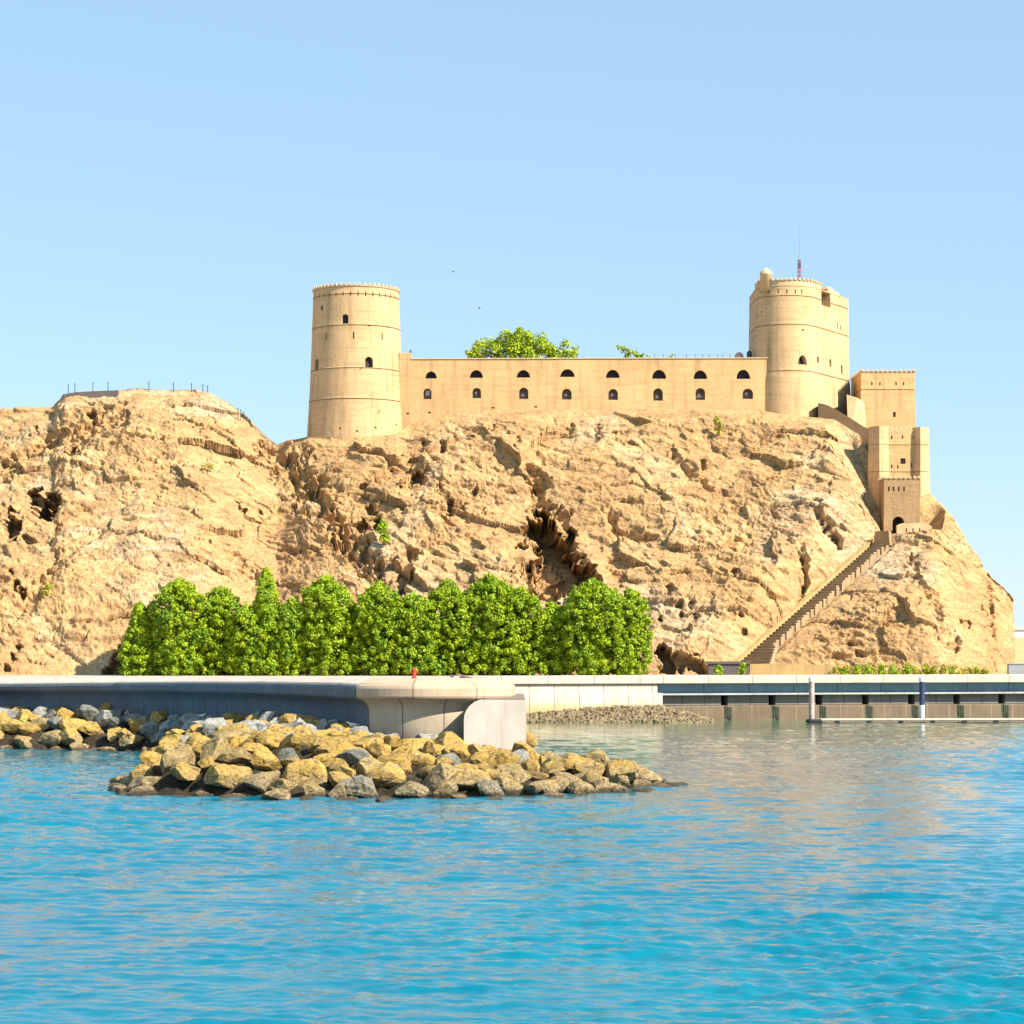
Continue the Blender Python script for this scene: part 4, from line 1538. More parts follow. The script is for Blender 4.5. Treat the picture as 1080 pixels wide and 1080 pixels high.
def build_quay():
    def line(x0, x1, step=6.0):
        n = max(2, int((x1 - x0) / step))
        return [Vector((x0 + (x1 - x0) * i / n, quay_y(x0 + (x1 - x0) * i / n), 0)) for i in range(n + 1)]
    xa, xm, xe = -6.5, 16.9, 92.0
    t = empty("quay_wall", (5, quay_y(5), 2.0), "sunlit cream block quay wall behind the rock spur, with small stones at its foot", "quay wall")
    sweep("coping", line(xa, xm), [(-1.2, 4.18), (0.28, 4.18), (0.34, 4.24), (0.34, 5.04), (0.28, 5.1), (-1.2, 5.12)], M['coping'], t)
    sweep("upper_course", line(xa, xm - 0.5), [(-1.2, 3.12), (0.0, 3.12), (0.0, 4.175), (-1.2, 4.175)], M['course'], t)
    sweep("lower_course", line(xa, xm), [(-1.2, -1.0), (0.22, -1.0), (0.22, 3.0), (0.16, 3.115), (-1.2, 3.115)], M['course'], t)
    q = empty("shaded_quay", (40, quay_y(40), 2.0), "long shaded blue grey quay with dark recesses under a pale overhanging coping", "quay wall")
    sweep("coping", line(xm, xe), [(-2.6, 4.18), (0.28, 4.18), (0.34, 4.24), (0.34, 5.04), (0.28, 5.1), (-2.6, 5.12)], M['coping'], q)
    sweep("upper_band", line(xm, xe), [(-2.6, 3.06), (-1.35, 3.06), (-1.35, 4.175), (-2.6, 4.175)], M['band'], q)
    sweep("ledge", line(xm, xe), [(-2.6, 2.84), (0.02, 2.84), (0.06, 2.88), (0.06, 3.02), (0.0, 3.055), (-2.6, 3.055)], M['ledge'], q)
    slots = [XA(766 + 51.7 * k, 276) for k in range(8)]
    edges = [xm]
    for s in slots:
        edges += [s - 0.38, s + 0.38]
    edges.append(xe)
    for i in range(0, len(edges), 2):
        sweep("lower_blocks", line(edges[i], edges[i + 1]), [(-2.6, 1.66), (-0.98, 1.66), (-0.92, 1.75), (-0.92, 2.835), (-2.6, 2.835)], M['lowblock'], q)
    for s in slots:
        bm = bmesh.new()
        box(bm, (s, quay_y(s) + 2.75, 2.25), (0.9, 0.2, 1.16), math.atan2(21, 72.1))
        from_bm("recess", bm, M['slot'], q)
        bm = bmesh.new()
        for k in range(5):
            box(bm, (s + 0.22 * (k - 2), quay_y(s) + 0.36, 0.75 + 0.12 * (k % 2)), (0.215, 0.04, 1.3 + 0.2 * (k % 3)), math.atan2(21, 72.1))
        from_bm("stain_reflection_streak", bm, M['stain_reflection'], q)
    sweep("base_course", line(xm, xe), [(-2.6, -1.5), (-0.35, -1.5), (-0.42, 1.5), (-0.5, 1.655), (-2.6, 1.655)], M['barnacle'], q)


build_quay()


def build_pile(px, Y, dark):
    x = XA(px, Y)
    lab = "navy mooring pile with a pale foot and white cap by the shaded quay" if dark else "rusty white mooring pile with a black float collar at the pontoon's end"
    t = empty("mooring_pile", (x, Y, 0), lab, "mooring pile", "mooring piles by the quay")
    zt = ZA(719, Y)
    bm = bmesh.new()
    tube(bm, (x, Y, 1.9 if dark else -1), (x, Y, zt), 0.30, 0.30, 16)
    from_bm("shaft", bm, M['navy'] if dark else M['rustwhite'], t)
    bm = bmesh.new()
    lathe(bm, (x, Y, 0), [(0.34, zt + 0.003), (0.34, zt + 0.38), (0.24, zt + 0.55), (0.05, zt + 0.72)], 18)
    from_bm("cap", bm, M['white'], t)
    if dark:
        bm = bmesh.new()
        tube(bm, (x, Y, -1), (x, Y, 1.897), 0.30, 0.27, 16)
        from_bm("foot", bm, M['white'], t)
    bm = bmesh.new()
    lathe(bm, (x, Y, 0), [(0.34, 0.02), (0.62, 0.04), (0.66, 0.25), (0.55, 0.42), (0.34, 0.44)], 18)
    if not dark:
        box(bm, (x + 0.35, Y - 0.3, 0.05), (1.4, 1.2, 0.5))
    from_bm("float_collar", bm, M['float'], t)


build_pile(856, 263.5, False)
build_pile(972.5, 267.5, True)

pt = empty("pontoon", P(970, 758, 264), "long low floating pontoon with a pale deck in front of the shaded quay", "pontoon")
bm = bmesh.new()
x0, x1 = XA(866, 263), 90
aq = math.atan2(21, 72.1) * 0.25
for k in range(30):
    w = (x1 - x0) / 30
    xc = x0 + w * (k + 0.5)
    box(bm, (xc, 264.2 + 0.06 * (xc - x0), 0.38), (w - 0.03, 2.2, 0.14), 0.06)
from_bm("deck", bm, M['pontoon'], pt)
bm = bmesh.new()
for k in range(30):
    w = (x1 - x0) / 30
    xc = x0 + w * (k + 0.5)
    box(bm, (xc, 264.2 + 0.06 * (xc - x0), 0.20), (w - 0.03, 2.1, 0.21), 0.06)
from_bm("fender", bm, M['coping'], pt)
for k in range(15):
    bm = bmesh.new()
    xc = x0 + 1.8 + 3.5 * k
    box(bm, (xc, 263.05 + 0.06 * (xc - x0), 0.10), (0.45, 0.25, 0.3), 0.06)
    from_bm("float", bm, M['float'], pt)

# ------------------------------------------------------------------ rock spur and bank
def on_water(px, py):
    d = EYE * F / (py - HZ)
    return (XA(px, d), d)


WL = [on_water(-420, 784), on_water(-60, 789), on_water(0, 790), on_water(100, 791), on_water(150, 793), on_water(176, 797), on_water(164, 808), on_water(148, 820), on_water(121, 833),
      on_water(140, 838.5), on_water(210, 841), on_water(300, 843), on_water(400, 844), on_water(500, 843.5), on_water(570, 841.5), on_water(630, 838), on_water(680, 833), on_water(711, 829.5),
      (9.6, 140.0), (8.0, 144.0), (5.0, 149.0), (1.6, 154.0)]
region = WL + [(1.2, 172), (-1.0, 172)] + [(v.x, v.y) for v in left_path[::-1] if v.y < 240 and v.x < -0.6 and v.x > -90]
WLa = np.array(WL)
REG = np.array(region)


def inside(x, y):
    c = False
    n = len(REG)
    j = n - 1
    for i in range(n):
        xi, yi = REG[i]
        xj, yj = REG[j]
        if (yi > y) != (yj > y) and x < (xj - xi) * (y - yi) / (yj - yi) + xi:
            c = not c
        j = i
    return c


def seg_dist(pl, x, y):
    a, b = pl[:-1], pl[1:]
    v = b - a
    t = np.clip(((x - a[:, 0]) * v[:, 0] + (y - a[:, 1]) * v[:, 1]) / (v ** 2).sum(1), 0, 1)
    return float(np.min(np.hypot(x - a[:, 0] - t * v[:, 0], y - a[:, 1] - t * v[:, 1])))


def mound(d, x):
    top = float(np.interp(x, [-38, -28, -15, -11, -7, -1, 3], [2.9, 3.4, 3.5, 3.3, 3.0, 2.75, 2.0]))
    return top * (1 - math.exp(-max(d, 0) / float(np.interp(x, [-23, -14, -8, 0, 4], [2.5, 5.0, 7.5, 7.5, 4.5]))))


def build_mound():
    xs = np.arange(-95, 12, 0.4)
    ysr = np.arange(122, 225, 0.4)
    Xg, Yg = np.meshgrid(xs, ysr, indexing='ij')
    Z = np.empty(Xg.size)
    for i, (x, y) in enumerate(zip(Xg.ravel(), Yg.ravel())):
        d = seg_dist(WLa, x, y)
        Z[i] = mound(d, x) - 0.75 if inside(x, y) else -0.75 - 0.2 * min(d, 3)
    pts = np.stack([Xg.ravel(), Yg.ravel(), Z], 1)
    pts[:, 2] += 0.25 * fbm(pts * 0.7, 3, 2) + 0.5 * facets(pts * 0.9, 8)
    o = link_mesh("rubble_bed", np_mesh("rubble_bed", pts, grid_quads(len(xs), len(ysr))[:, ::-1]), M['rubble'])
    tag(o, "dark rubble bed under the shore boulders", "ground", kind="structure")


build_mound()


def boulder_mesh(seed):
    r = np.random.default_rng(seed)
    bm = bmesh.new()
    bmesh.ops.create_icosphere(bm, subdivisions=5, radius=1.0)
    V = np.array([v.co[:] for v in bm.verts])
    sc = np.array([1.0, r.uniform(0.72, 0.98), r.uniform(0.60, 0.82)])
    V *= sc
    for k in range(11):
        n = r.normal(size=3)
        n /= np.linalg.norm(n)
        h = r.uniform(0.46, 0.74) * np.sqrt(((n * sc) ** 2).sum())
        d = V @ n - h
        V -= np.clip(d, 0, None)[:, None] * n * 0.97
    nn = V / np.linalg.norm(V, axis=1)[:, None]
    V += nn * (0.030 * fbm(V * 1.6 + seed * 7.3, 5, seed, 0.6))[:, None]
    V += nn * (0.035 * facets(V * 3.0 + seed * 3.1, seed, 1.0))[:, None]
    for v, c in zip(bm.verts, V):
        v.co = c
    me = bpy.data.meshes.new("boulder")
    bm.to_mesh(me)
    bm.free()
    me.materials.append(M['ochre'])
    return me


ORD = ("first second third fourth fifth sixth seventh eighth ninth tenth eleventh twelfth thirteenth fourteenth fifteenth sixteenth seventeenth eighteenth nineteenth twentieth").split()


def ordinal(n):
    if n < 20:
        return ORD[n]
    tens = {2: "twent", 3: "thirt", 4: "fort", 5: "fift", 6: "sixt", 7: "sevent"}[(n + 1) // 10]
    u = (n + 1) % 10
    return tens + ("ieth" if u == 0 else "y-" + ORD[u - 1])


def build_boulders():
    r = random.Random(21)
    meshes = [boulder_mesh(100 + k) for k in range(14)]
    pts = []

    def try_add(x, y, rad, tight=0.62):
        for X, Y_, q in pts:
            if (X - x) ** 2 + (Y_ - y) ** 2 < (tight * (rad + q)) ** 2:
                return
        pts.append((x, y, rad))
    # waterline boulders first, then fill inwards
    for a, b in zip(WL[:-1], WL[1:]):
        L = math.hypot(b[0] - a[0], b[1] - a[1])
        k = 0.0
        while k < L:
            rad = r.uniform(0.75, 1.25)
            t = k / L
            try_add(a[0] + (b[0] - a[0]) * t + r.uniform(-.3, .3), a[1] + (b[1] - a[1]) * t + 0.3 + r.uniform(-.3, .3), rad)
            k += rad * 1.0
    # the bank along the wall is packed tightly
    for k in range(5000):
        x, y = r.uniform(-52, -22), r.uniform(172, 210)
        if inside(x, y):
            try_add(x, y, r.uniform(0.9, 1.4), 0.56)
    tries = 0
    while tries < 14000:
        tries += 1
        x, y = r.uniform(-60, 11), r.uniform(123, 216)
        if not inside(x, y):
            continue
        rad = r.uniform(0.95, 1.5) if tries < 3000 else r.uniform(0.7, 1.15)
        try_add(x, y, rad)
    out = []
    drop = []
    for x, y, rad in pts:
        px = 540 + x * F / y
        if px < -35:
            continue
        if -3.3 < x < 1.0 and y > 147.6:
            continue
        if (x - nose_c.x) ** 2 + (y - nose_c.y) ** 2 < (nose_r + 0.2) ** 2:
            continue
        wd = seg_dist(np.array([(v.x, v.y) for v in left_path]), x, y)
        d = seg_dist(WLa, x, y)
        out.append((x, y, rad, d, px, wd))
    out.sort(key=lambda q: q[1])
    # keep the boulders that show most: a small depth buffer of discs, nearest first
    out.sort(key=lambda q: q[1])
    cov = np.zeros((200, 800), bool)
    shown = []
    for b in out:
        x, y, rad, d, px, wd = b
        rp = rad * 0.82 * F / y
        py = HZ - (mound(d, x) - 0.1 - EYE) * F / y
        u0, u1, v0, v1 = int(max(0, px - rp)), int(min(799, px + rp)), int(py - rp * 0.72 - 690), int(py + rp * 0.6 - 690)
        n = 0
        if u1 > u0:
            uu, vv = np.meshgrid(np.arange(u0, u1 + 1), np.arange(max(0, v0), min(199, v1) + 1))
            inn = ((uu - px) / rp) ** 2 + ((vv + 690 - py) / (0.66 * rp)) ** 2 < 1
            sub = cov[vv[inn], uu[inn]]
            n = int((~sub).sum())
            cov[vv[inn], uu[inn]] = True
        shown.append((n * (1 if n < 5 else (y / 130) ** 2.2) + (1000 if px > 640 else 0), b))
    shown.sort(key=lambda q: -q[0])
    out = [b for n, b in shown[:297] if n > 4]
    rows = {}
    objs = []
    for x, y, rad, d, px, wd in out:
        z = mound(d, x) - 0.30 + r.uniform(-0.2, 0.15)
        if d < 1.2:
            z -= 0.15
        u = r.random()
        bank = px < 185 and y > 168
        if wd < 2.6 or (z > 1.9 and y > 146 and not bank):
            mk = 'pale' if u < 0.55 else ('slate' if u < 0.72 else 'ochre')
        elif z > 1.3:
            mk = 'ochre' if u < 0.80 else ('slate' if u < 0.84 else ('pale' if u < 0.88 else 'brown'))
        else:
            mk = 'ochre' if u < 0.74 else ('brown' if u < 0.96 else 'slate')
        o = bpy.data.objects.new("boulder", r.choice(meshes))
        COL.objects.link(o)
        flat = r.uniform(0.62, 0.90)
        o.location = (x, y, z)
        o.rotation_euler = (r.uniform(-.45, .45), r.uniform(-.45, .45), r.uniform(0, 6.28))
        s = rad * 1.16
        o.scale = (s, s, s * flat)
        o.material_slots[0].link = 'OBJECT'
        o.material_slots[0].material = M[mk]
        place = "left bank" if (px < 185 and y > 168) else "rock spur"
        k = min(int(d / 2.4), 5 if place == "rock spur" else 3)
        rows.setdefault((place, k), []).append((px, o, mk))
    names = {'ochre': "golden ochre", 'pale': "pale whitish grey", 'slate': "blue grey slate", 'brown': "dark brown barnacled"}
    rn = ["waterline row", "second row", "third row", "fourth row", "fifth row", "top rows"]
    for (place, k), lst in rows.items():
        lst.sort(key=lambda q: q[0])
        cnt = {}
        for px, o, mk in lst:
            i = cnt.get(mk, 0)
            cnt[mk] = i + 1
            tag(o, f"{ordinal(i)} {names[mk]} boulder from the left, {rn[k]} of the {place}", "boulder", "boulders along the shore")


build_boulders()

o = bpy.data.objects.new("boulder", boulder_mesh(999))
COL.objects.link(o)
o.location = on_water(729, 829) + (-0.32,)
o.scale = (1.1, 0.6, 0.5)
o.data.materials[0] = M['brown']
tag(o, "small dark rock just breaking the water beyond the tip of the spur", "rock")


def build_stones():
    r = random.Random(5)
    bmv, quads = [], []
    src = bmesh.new()
    bmesh.ops.create_icosphere(src, subdivisions=1, radius=1.0)
    sv = np.array([v.co[:] for v in src.verts])
    sf = np.array([[v.index for v in f.verts] for f in src.faces])
    src.free()
    V, T = [], []
    n = 0
    for i in range(1900):
        px = r.uniform(545, 752)
        k = r.random()
        Y = 263.8 + 7.2 * k
        x = XA(px, Y)
        lim = 1.0 if px < 700 else max(0.0, 1 - (px - 700) / 60)
        z = -0.1 + 1.75 * k * lim
        if Y > quay_y(x) - 0.2:
            continue
        s = r.uniform(0.12, 0.34)
        m = Matrix.Rotation(r.uniform(0, 6), 3, Vector((r.random(), r.random(), r.random() + .1)))
        q = sv * np.array([s * r.uniform(.8, 1.3), s * r.uniform(.7, 1.1), s * r.uniform(.6, .9)]) * np.array([[r.uniform(.8, 1.2)] for _ in range(len(sv))])
        q = q @ np.array(m).T + np.array([x, Y, z])
        V.append(q)
        T.append(sf + n)
        n += len(sv)
    o = link_mesh("riprap_stones", np_mesh("riprap_stones", np.concatenate(V), np.concatenate(T)), M['stones'])
    tag(o, "small broken stones heaped along the foot of the cream quay wall", "stones", kind="stuff")


build_stones()


# ------------------------------------------------------------------ foliage
def leaf_mesh(name, lumps, n, size, seed, m, up=0.25):
    r = np.random.default_rng(seed)
    C = np.array([l[0] for l in lumps], float)
    rad = np.array([l[1] for l in lumps], float)
    w = rad ** 2
    idx = r.choice(len(lumps), n, p=w / w.sum())
    d = r.normal(size=(n, 3))
    d /= np.linalg.norm(d, axis=1)[:, None]
    ctr = C.mean(0)
    p = C[idx] + d * (rad[idx] * r.uniform(0.55, 1.18, n))[:, None]
    nrm = d + r.normal(size=(n, 3)) * 0.40 + np.array([0, 0, up])
    nrm /= np.linalg.norm(nrm, axis=1)[:, None]
    a = np.cross(nrm, r.normal(size=(n, 3)))
    a /= np.linalg.norm(a, axis=1)[:, None]
    b = np.cross(nrm, a)
    s = size * r.uniform(0.6, 1.35, n)[:, None]
    V = np.stack([p - a * s, p + b * s * 0.55 - nrm * s * 0.12, p + a * s, p - b * s * 0.55 - nrm * s * 0.12], 1).reshape(-1, 3)
    Q = np.arange(n * 4).reshape(n, 4)
    me = np_mesh(name, V, Q)
    me.materials.append(m)
    return me


def trunk_bm(x, y, z0, h, r0, r1, seed, limbs=5, spread=1.0):
    rr = random.Random(seed)
    bm = bmesh.new()
    p = Vector((x, y, z0))
    k = 6
    pts = [p]
    for i in range(k):
        p = p + Vector((rr.uniform(-.08, .08) * spread, rr.uniform(-.08, .08) * spread, h / k))
        pts.append(p)
    for i in range(k):
        tube(bm, pts[i], pts[i + 1], r0 + (r1 - r0) * i / k, r0 + (r1 - r0) * (i + 1) / k, 8)
    for i in range(limbs):
        q = pts[1 + i % (k - 1)]
        a = rr.uniform(0, 6.28)
        e = q + Vector((math.cos(a) * spread, math.sin(a) * spread, rr.uniform(.5, 1.1) * spread))
        tube(bm, q, e, r1 * 0.9, r1 * 0.3, 6)
    return bm


TREES = [(148, 637, 20, "narrow pointed green tree standing at the far left end of the row"),
         (189, 615, 26, "broad tall green tree, second from the left in the row"),
         (233, 622, 21, "rounded green tree, third from the left in the row"),
         (259, 640, 16, "short narrow green tree in front of the pointed tallest one"),
         (281, 604, 19, "tallest green tree, with a pointed top sticking out of the row"),
         (306, 634, 16, "short green tree just right of the tallest pointed tree"),
         (343, 612, 27, "broad domed green tree, seventh from the left in the row"),
         (374, 642, 15, "short slim green tree in the dip right of the broad dome"),
         (400, 618, 23, "round topped green tree behind the red hydrant's left side"),
         (437, 628, 22, "medium green tree rising straight behind the red hydrant"),
         (472, 616, 21, "green tree just right of the one behind the red hydrant"),
         (516, 611, 29, "widest green tree, its top the highest of the right half"),
         (551, 624, 19, "medium green tree just right of the widest tree"),
         (583, 637, 17, "shortest green tree below the dark cave of the cliff"),
         (626, 615, 29, "broad tall green tree, second from the right end of the row"),
         (665, 624, 16, "upright green tree at the far right end of the row")]


def build_trees():
    for k, (px, top, hw, lab) in enumerate(TREES):
        r = random.Random(300 + k)
        Yt = 289 + r.uniform(-1.2, 1.2)
        x = XA(px, Yt)
        z0 = GZ
        H = ZA(top, Yt) - z0
        W = hw * Yt / F * 1.48
        t = empty("tree", (x, Yt, z0), lab, "tree", "green trees in a row at the foot of the cliff")
        lumps = []
        point = k in (0, 4)
        for i in range(9):
            v = (i + 0.5) / 9
            lumps.append(((x, Yt + 0.5, z0 + 0.3 + v * (H * 0.86)), W * (0.46 if v < 0.7 else 0.30)))
        for i in range(int(400 * W * H / 26)):
            v = r.random() ** 0.9
            if point:
                wv = (1 - v) ** 0.62 * 1.0 if v > 0.45 else 0.92
            else:
                wv = (1 - ((v - 0.55) / 0.45) ** 3.8) if v > 0.55 else 0.94 + 0.06 * v / 0.55
            wv = max(0.12, wv)
            a = r.uniform(0, 6.283)
            lobe = 0.94 + 0.10 * math.sin(a * (3 + k % 3) + k * 1.7 + v * 2.0)
            rr = W * wv * math.sqrt(r.uniform(0.35, 1.0)) * 0.92 * lobe
            lr = r.uniform(0.18, 0.52)
            if v > 0.7 and r.random() < 0.3:
                v += 0.05
            lumps.append(((x + math.cos(a) * rr, Yt + math.sin(a) * rr * 0.95, z0 + 0.2 + v * (H - 0.45)), lr))
        me = leaf_mesh("crown", lumps, int(21000 * W * H / 26), 0.165, 900 + k, M['leaf'])
        cr = link_mesh("crown", me, M['leaf'], t)
        bm = trunk_bm(x, Yt, z0 - 0.2, H * 0.82, 0.22, 0.06, k, 8, W * 0.5)
        from_bm("trunk", bm, M['bark'], t)


build_trees()


def bush(name, px, py_top, py_base, hw, Y, lab, cat, m, group=None, seed=0, dens=1.0, leaf=0.16, base=None):
    r = random.Random(seed)
    x = XA(px, Y) if base is None else base.x
    if base is not None:
        Y = base.y
    z0 = ZA(py_base, Y) if base is None else base.z
    H = (py_base - py_top) * Y / F
    W = hw * Y / F
    t = empty(name, (x, Y, z0), lab, cat, group)
    lumps = []
    for i in range(int(14 * dens) + 4):
        v = r.random()
        a = r.uniform(0, 6.283)
        rr = W * math.sqrt(r.random()) * (1 - 0.5 * v) * 0.8
        lumps.append(((x + math.cos(a) * rr, Y + math.sin(a) * rr * 0.8, z0 + 0.12 * H + v * H * 0.8), W * r.uniform(0.18, 0.36)))
    link_mesh("foliage", leaf_mesh("foliage", lumps, int(420 * dens), leaf, seed + 5, m), m, t)
    bm = trunk_bm(x, Y, z0 - 0.4, H * 0.7 + 0.4, 0.06, 0.02, seed, 4, W * 0.4)
    from_bm("stem", bm, M['bark'], t)
    return t


# trees rising behind the fort wall
def fort_tree():
    Y = 353.0
    zb = ZA(380, Y) - 6
    t = empty("tree", P(550, 432, Y), "wide spreading bright green tree rising behind the fort wall", "tree")
    r = random.Random(3)
    blobs = [(505, 370, 12), (518, 366, 13), (531, 360, 13), (543, 355, 11), (552, 357, 13), (565, 363, 14), (577, 366, 12), (590, 370, 12), (602, 373, 9), (545, 368, 16), (560, 374, 14), (525, 374, 12), (585, 376, 12), (497, 374, 8), (550, 350, 6), (535, 353, 6)]
    lumps = []
    for px, py, rp in blobs:
        for k in range(10):
            q = P(px + r.uniform(-1, 1) * rp * 0.62, py + r.uniform(-1, 1) * rp * 0.55, Y)
            lumps.append(((q.x, q.y + r.uniform(-3, 3), q.z), rp * Y / F * r.uniform(0.25, 0.48)))
    link_mesh("crown", leaf_mesh("crown", lumps, 11000, 0.20, 4, M['leaf_lime'], 0.5), M['leaf_lime'], t)
    bm = bmesh.new()
    b = P(552, 432, Y)
    f = P(550, 385, Y)
    tube(bm, b, f, 0.45, 0.32, 10)
    for px, py in ((505, 372), (525, 364), (545, 356), (570, 366), (592, 372)):
        tube(bm, f, P(px, py, Y + r.uniform(-2, 2)), 0.22, 0.05, 7)
    from_bm("trunk", bm, M['bark'], t)


fort_tree()
Yq = 350.0
t = empty("tree", P(664, 432, Yq), "small sparse yellow green tree peeping over the fort wall right of the wide tree", "tree")
r = random.Random(8)
lumps = []
for px, py, rp in ((654, 366, 4), (659, 369, 5), (665, 371, 5.5), (671, 373, 5), (678, 375, 4.5), (685, 376, 3), (662, 376, 6), (672, 378, 6), (709, 374.5, 2.4), (706, 376, 2)):
    for k in range(5):
        q = P(px + r.uniform(-1, 1) * rp * 0.6, py + r.uniform(-1, 1) * rp * 0.5, Yq)
        lumps.append(((q.x, q.y + r.uniform(-.6, .6), q.z), rp * Yq / F * r.uniform(0.3, 0.5)))
link_mesh("crown", leaf_mesh("crown", lumps, 1100, 0.14, 12, M['leaf_lime'], 0.4), M['leaf_lime'], t)
bm = bmesh.new()
tube(bm, P(666, 432, Yq), P(668, 384, Yq), 0.2, 0.12, 8)
for px, py in ((655, 367), (664, 372), (674, 374), (685, 377), (709, 376)):
    tube(bm, P(668, 384, Yq), P(px, py, Yq), 0.07, 0.03, 6)
from_bm("trunk", bm, M['bark'], t)

# shrubs on the cliff and at its foot
bush("shrub", 404, 547, 574, 9, 0, "round bright green shrub growing in the gully of the cliff", "shrub", M['leaf'], None, 41, 2.2, 0.17, hill_at(404, 573) + Vector((0, -0.5, 0)))
bush("shrub", 757, 438, 459, 8, 0, "yellow green shrub just below the right end of the fort wall", "shrub", M['leaf_dry'], None, 42, 1.2, 0.15, hill_at(757, 459) + Vector((0, -0.4, 0)))
bush("shrub", 52, 613, 627, 8, 0, "small yellow green tuft on the left hill's lower slope", "shrub", M['leaf_dry'], None, 43, 0.9, 0.14, hill_at(52, 627) + Vector((0, -0.4, 0)))
bush("shrub", 219, 486, 495, 7, 0, "dry flat tuft high on the left hill's right shoulder", "shrub", M['leaf_dry'], None, 44, 0.5, 0.12, hill_at(219, 495) + Vector((0, -0.4, 0)))
for k, (px, top, hw, lab) in enumerate(((757, 702, 7, "green shrub left of two in front of the dark stone wall"), (783, 699, 6, "green shrub at the right end of the dark stone wall"))):
    bush("shrub", px, top, 713, hw, 294.5, lab, "shrub", M['leaf'], None, 50 + k, 1.2, 0.15)
SH = [(890, 705, 5), (904, 702, 6), (916, 701, 6), (930, 702, 6), (943, 702, 6.5), (957, 700, 6), (985, 705, 4), (1003, 706, 4)]
for k, (px, top, hw) in enumerate(SH):
    bush("shrub", px, top, 713, hw, 295.0, f"small green shrub at the foot of the right cliff, {ordinal(k)} of eight from the left", "shrub", M['leaf'], "low shrubs along the foot of the right cliff", 60 + k, 0.9, 0.14)
lumps = []
r = random.Random(9)
for k in range(170):
    px = r.uniform(878, 1046)
    Y = r.uniform(296, 299)
    lumps.append(((XA(px, Y), Y, GZ + r.uniform(0.1, 1.0) * (1.1 if px < 1010 else 0.8)), r.uniform(0.2, 0.42)))
o = link_mesh("grass_strip", leaf_mesh("grass_strip", lumps, 7000, 0.13, 77, M['leaf_dry'], 0.6), M['leaf_dry'])
tag(o, "yellowish ground cover along the foot of the right cliff", "ground cover", kind="stuff")

# ------------------------------------------------------------------ small things
def railing(name, pts, h, lab, rail=True, pr=0.05):
    t = empty(name, pts[0], lab, "railing")
    for p in pts:
        bm = bmesh.new()
        tube(bm, p - Vector((0, 0, 0.6)), p + Vector((0, 0, h)), pr, pr, 6)
        tube(bm, p + Vector((0, 0, h)), p + Vector((0, 0, h + 0.1)), pr * 1.5, pr * 0.8, 6)
        from_bm("post", bm, M['iron'], t)
    if rail:
        bm = bmesh.new()
        for a, b in zip(pts[:-1], pts[1:]):
            tube(bm, a + Vector((0, 0, h * 0.85)), b + Vector((0, 0, h * 0.85)), 0.010, 0.010, 5)
        from_bm("rail", bm, M['mastgrey'], t)


railing("railing", [P(a, b, 349.5) for a, b in ((72, 413), (79, 412), (98, 411), (114, 410.5), (157, 410), (183, 411), (202, 412), (214, 413), (219, 414.5))], 1.0, "line of thin dark posts along the top of the left hill", True, 0.06)
railing("handrail", [P(a, b, 345.5) for a, b in ((251, 436), (254, 438), (257, 440))], 0.7, "few short dark posts on the right shoulder of the left hill", False, 0.06)
bm = bmesh.new()
pl = [(60, 427), (66, 416), (80, 413.5), (100, 412.5), (124, 411.5)]
A = [P(a, b, 348.6) for a, b in pl]
for a, b in zip(A[:-1], A[1:]):
    slab(bm, [a, b, b - Vector((0, 0, 2.6)), a - Vector((0, 0, 2.6))], (0.1, 0.7, 0))
tag(from_bm("parapet_wall", bm, M['darkwall']), "low dark grey wall on the top of the left hill", "wall")
railing("railing", [P(a, 378.5, 345.2) for a in (690, 700, 712, 724, 733, 741, 748, 757, 762, 770)], 0.62, "row of thin dark posts along the top of the fort wall beside the small tree", True, 0.035)

t = empty("dome", P(779, 378, 347), "small pink dome showing over the fort wall left of the big tower", "dome")
bm = bmesh.new()
zb = ZA(379, 347)
c = P(779.5, 379, 347)
lathe(bm, (c.x, c.y, 0), [(0.66, zb - 1.5), (0.66, zb + 0.35), (0.6, zb + 0.6), (0.46, zb + 0.82), (0.26, zb + 0.97), (0.05, zb + 1.03)], 24)
from_bm("shell", bm, M['pink'], t, True)
bm = bmesh.new()
lathe(bm, (c.x, c.y, 0), [(0.72, zb + 0.13), (0.74, zb + 0.2), (0.72, zb + 0.27), (0.6, zb + 0.28)], 24)
from_bm("rim", bm, M['plaster_cream'], t)
t = empty("water_tank", P(791, 378, 346.4), "dark grey tank with a lid between the pink dome and the big tower", "tank")
bm = bmesh.new()
c = P(790.3, 379, 346.2)
lathe(bm, (c.x, c.y, 0), [(0.36, zb - 1.0), (0.38, zb + 0.2), (0.36, zb + 0.3), (0.38, zb + 0.8), (0.3, zb + 1.0)], 20)
from_bm("body", bm, M['tank'], t)
bm = bmesh.new()
lathe(bm, (c.x, c.y, 0), [(0.22, zb + 1.003), (0.22, zb + 1.12), (0.05, zb + 1.16)], 16)
from_bm("lid", bm, M['iron'], t)

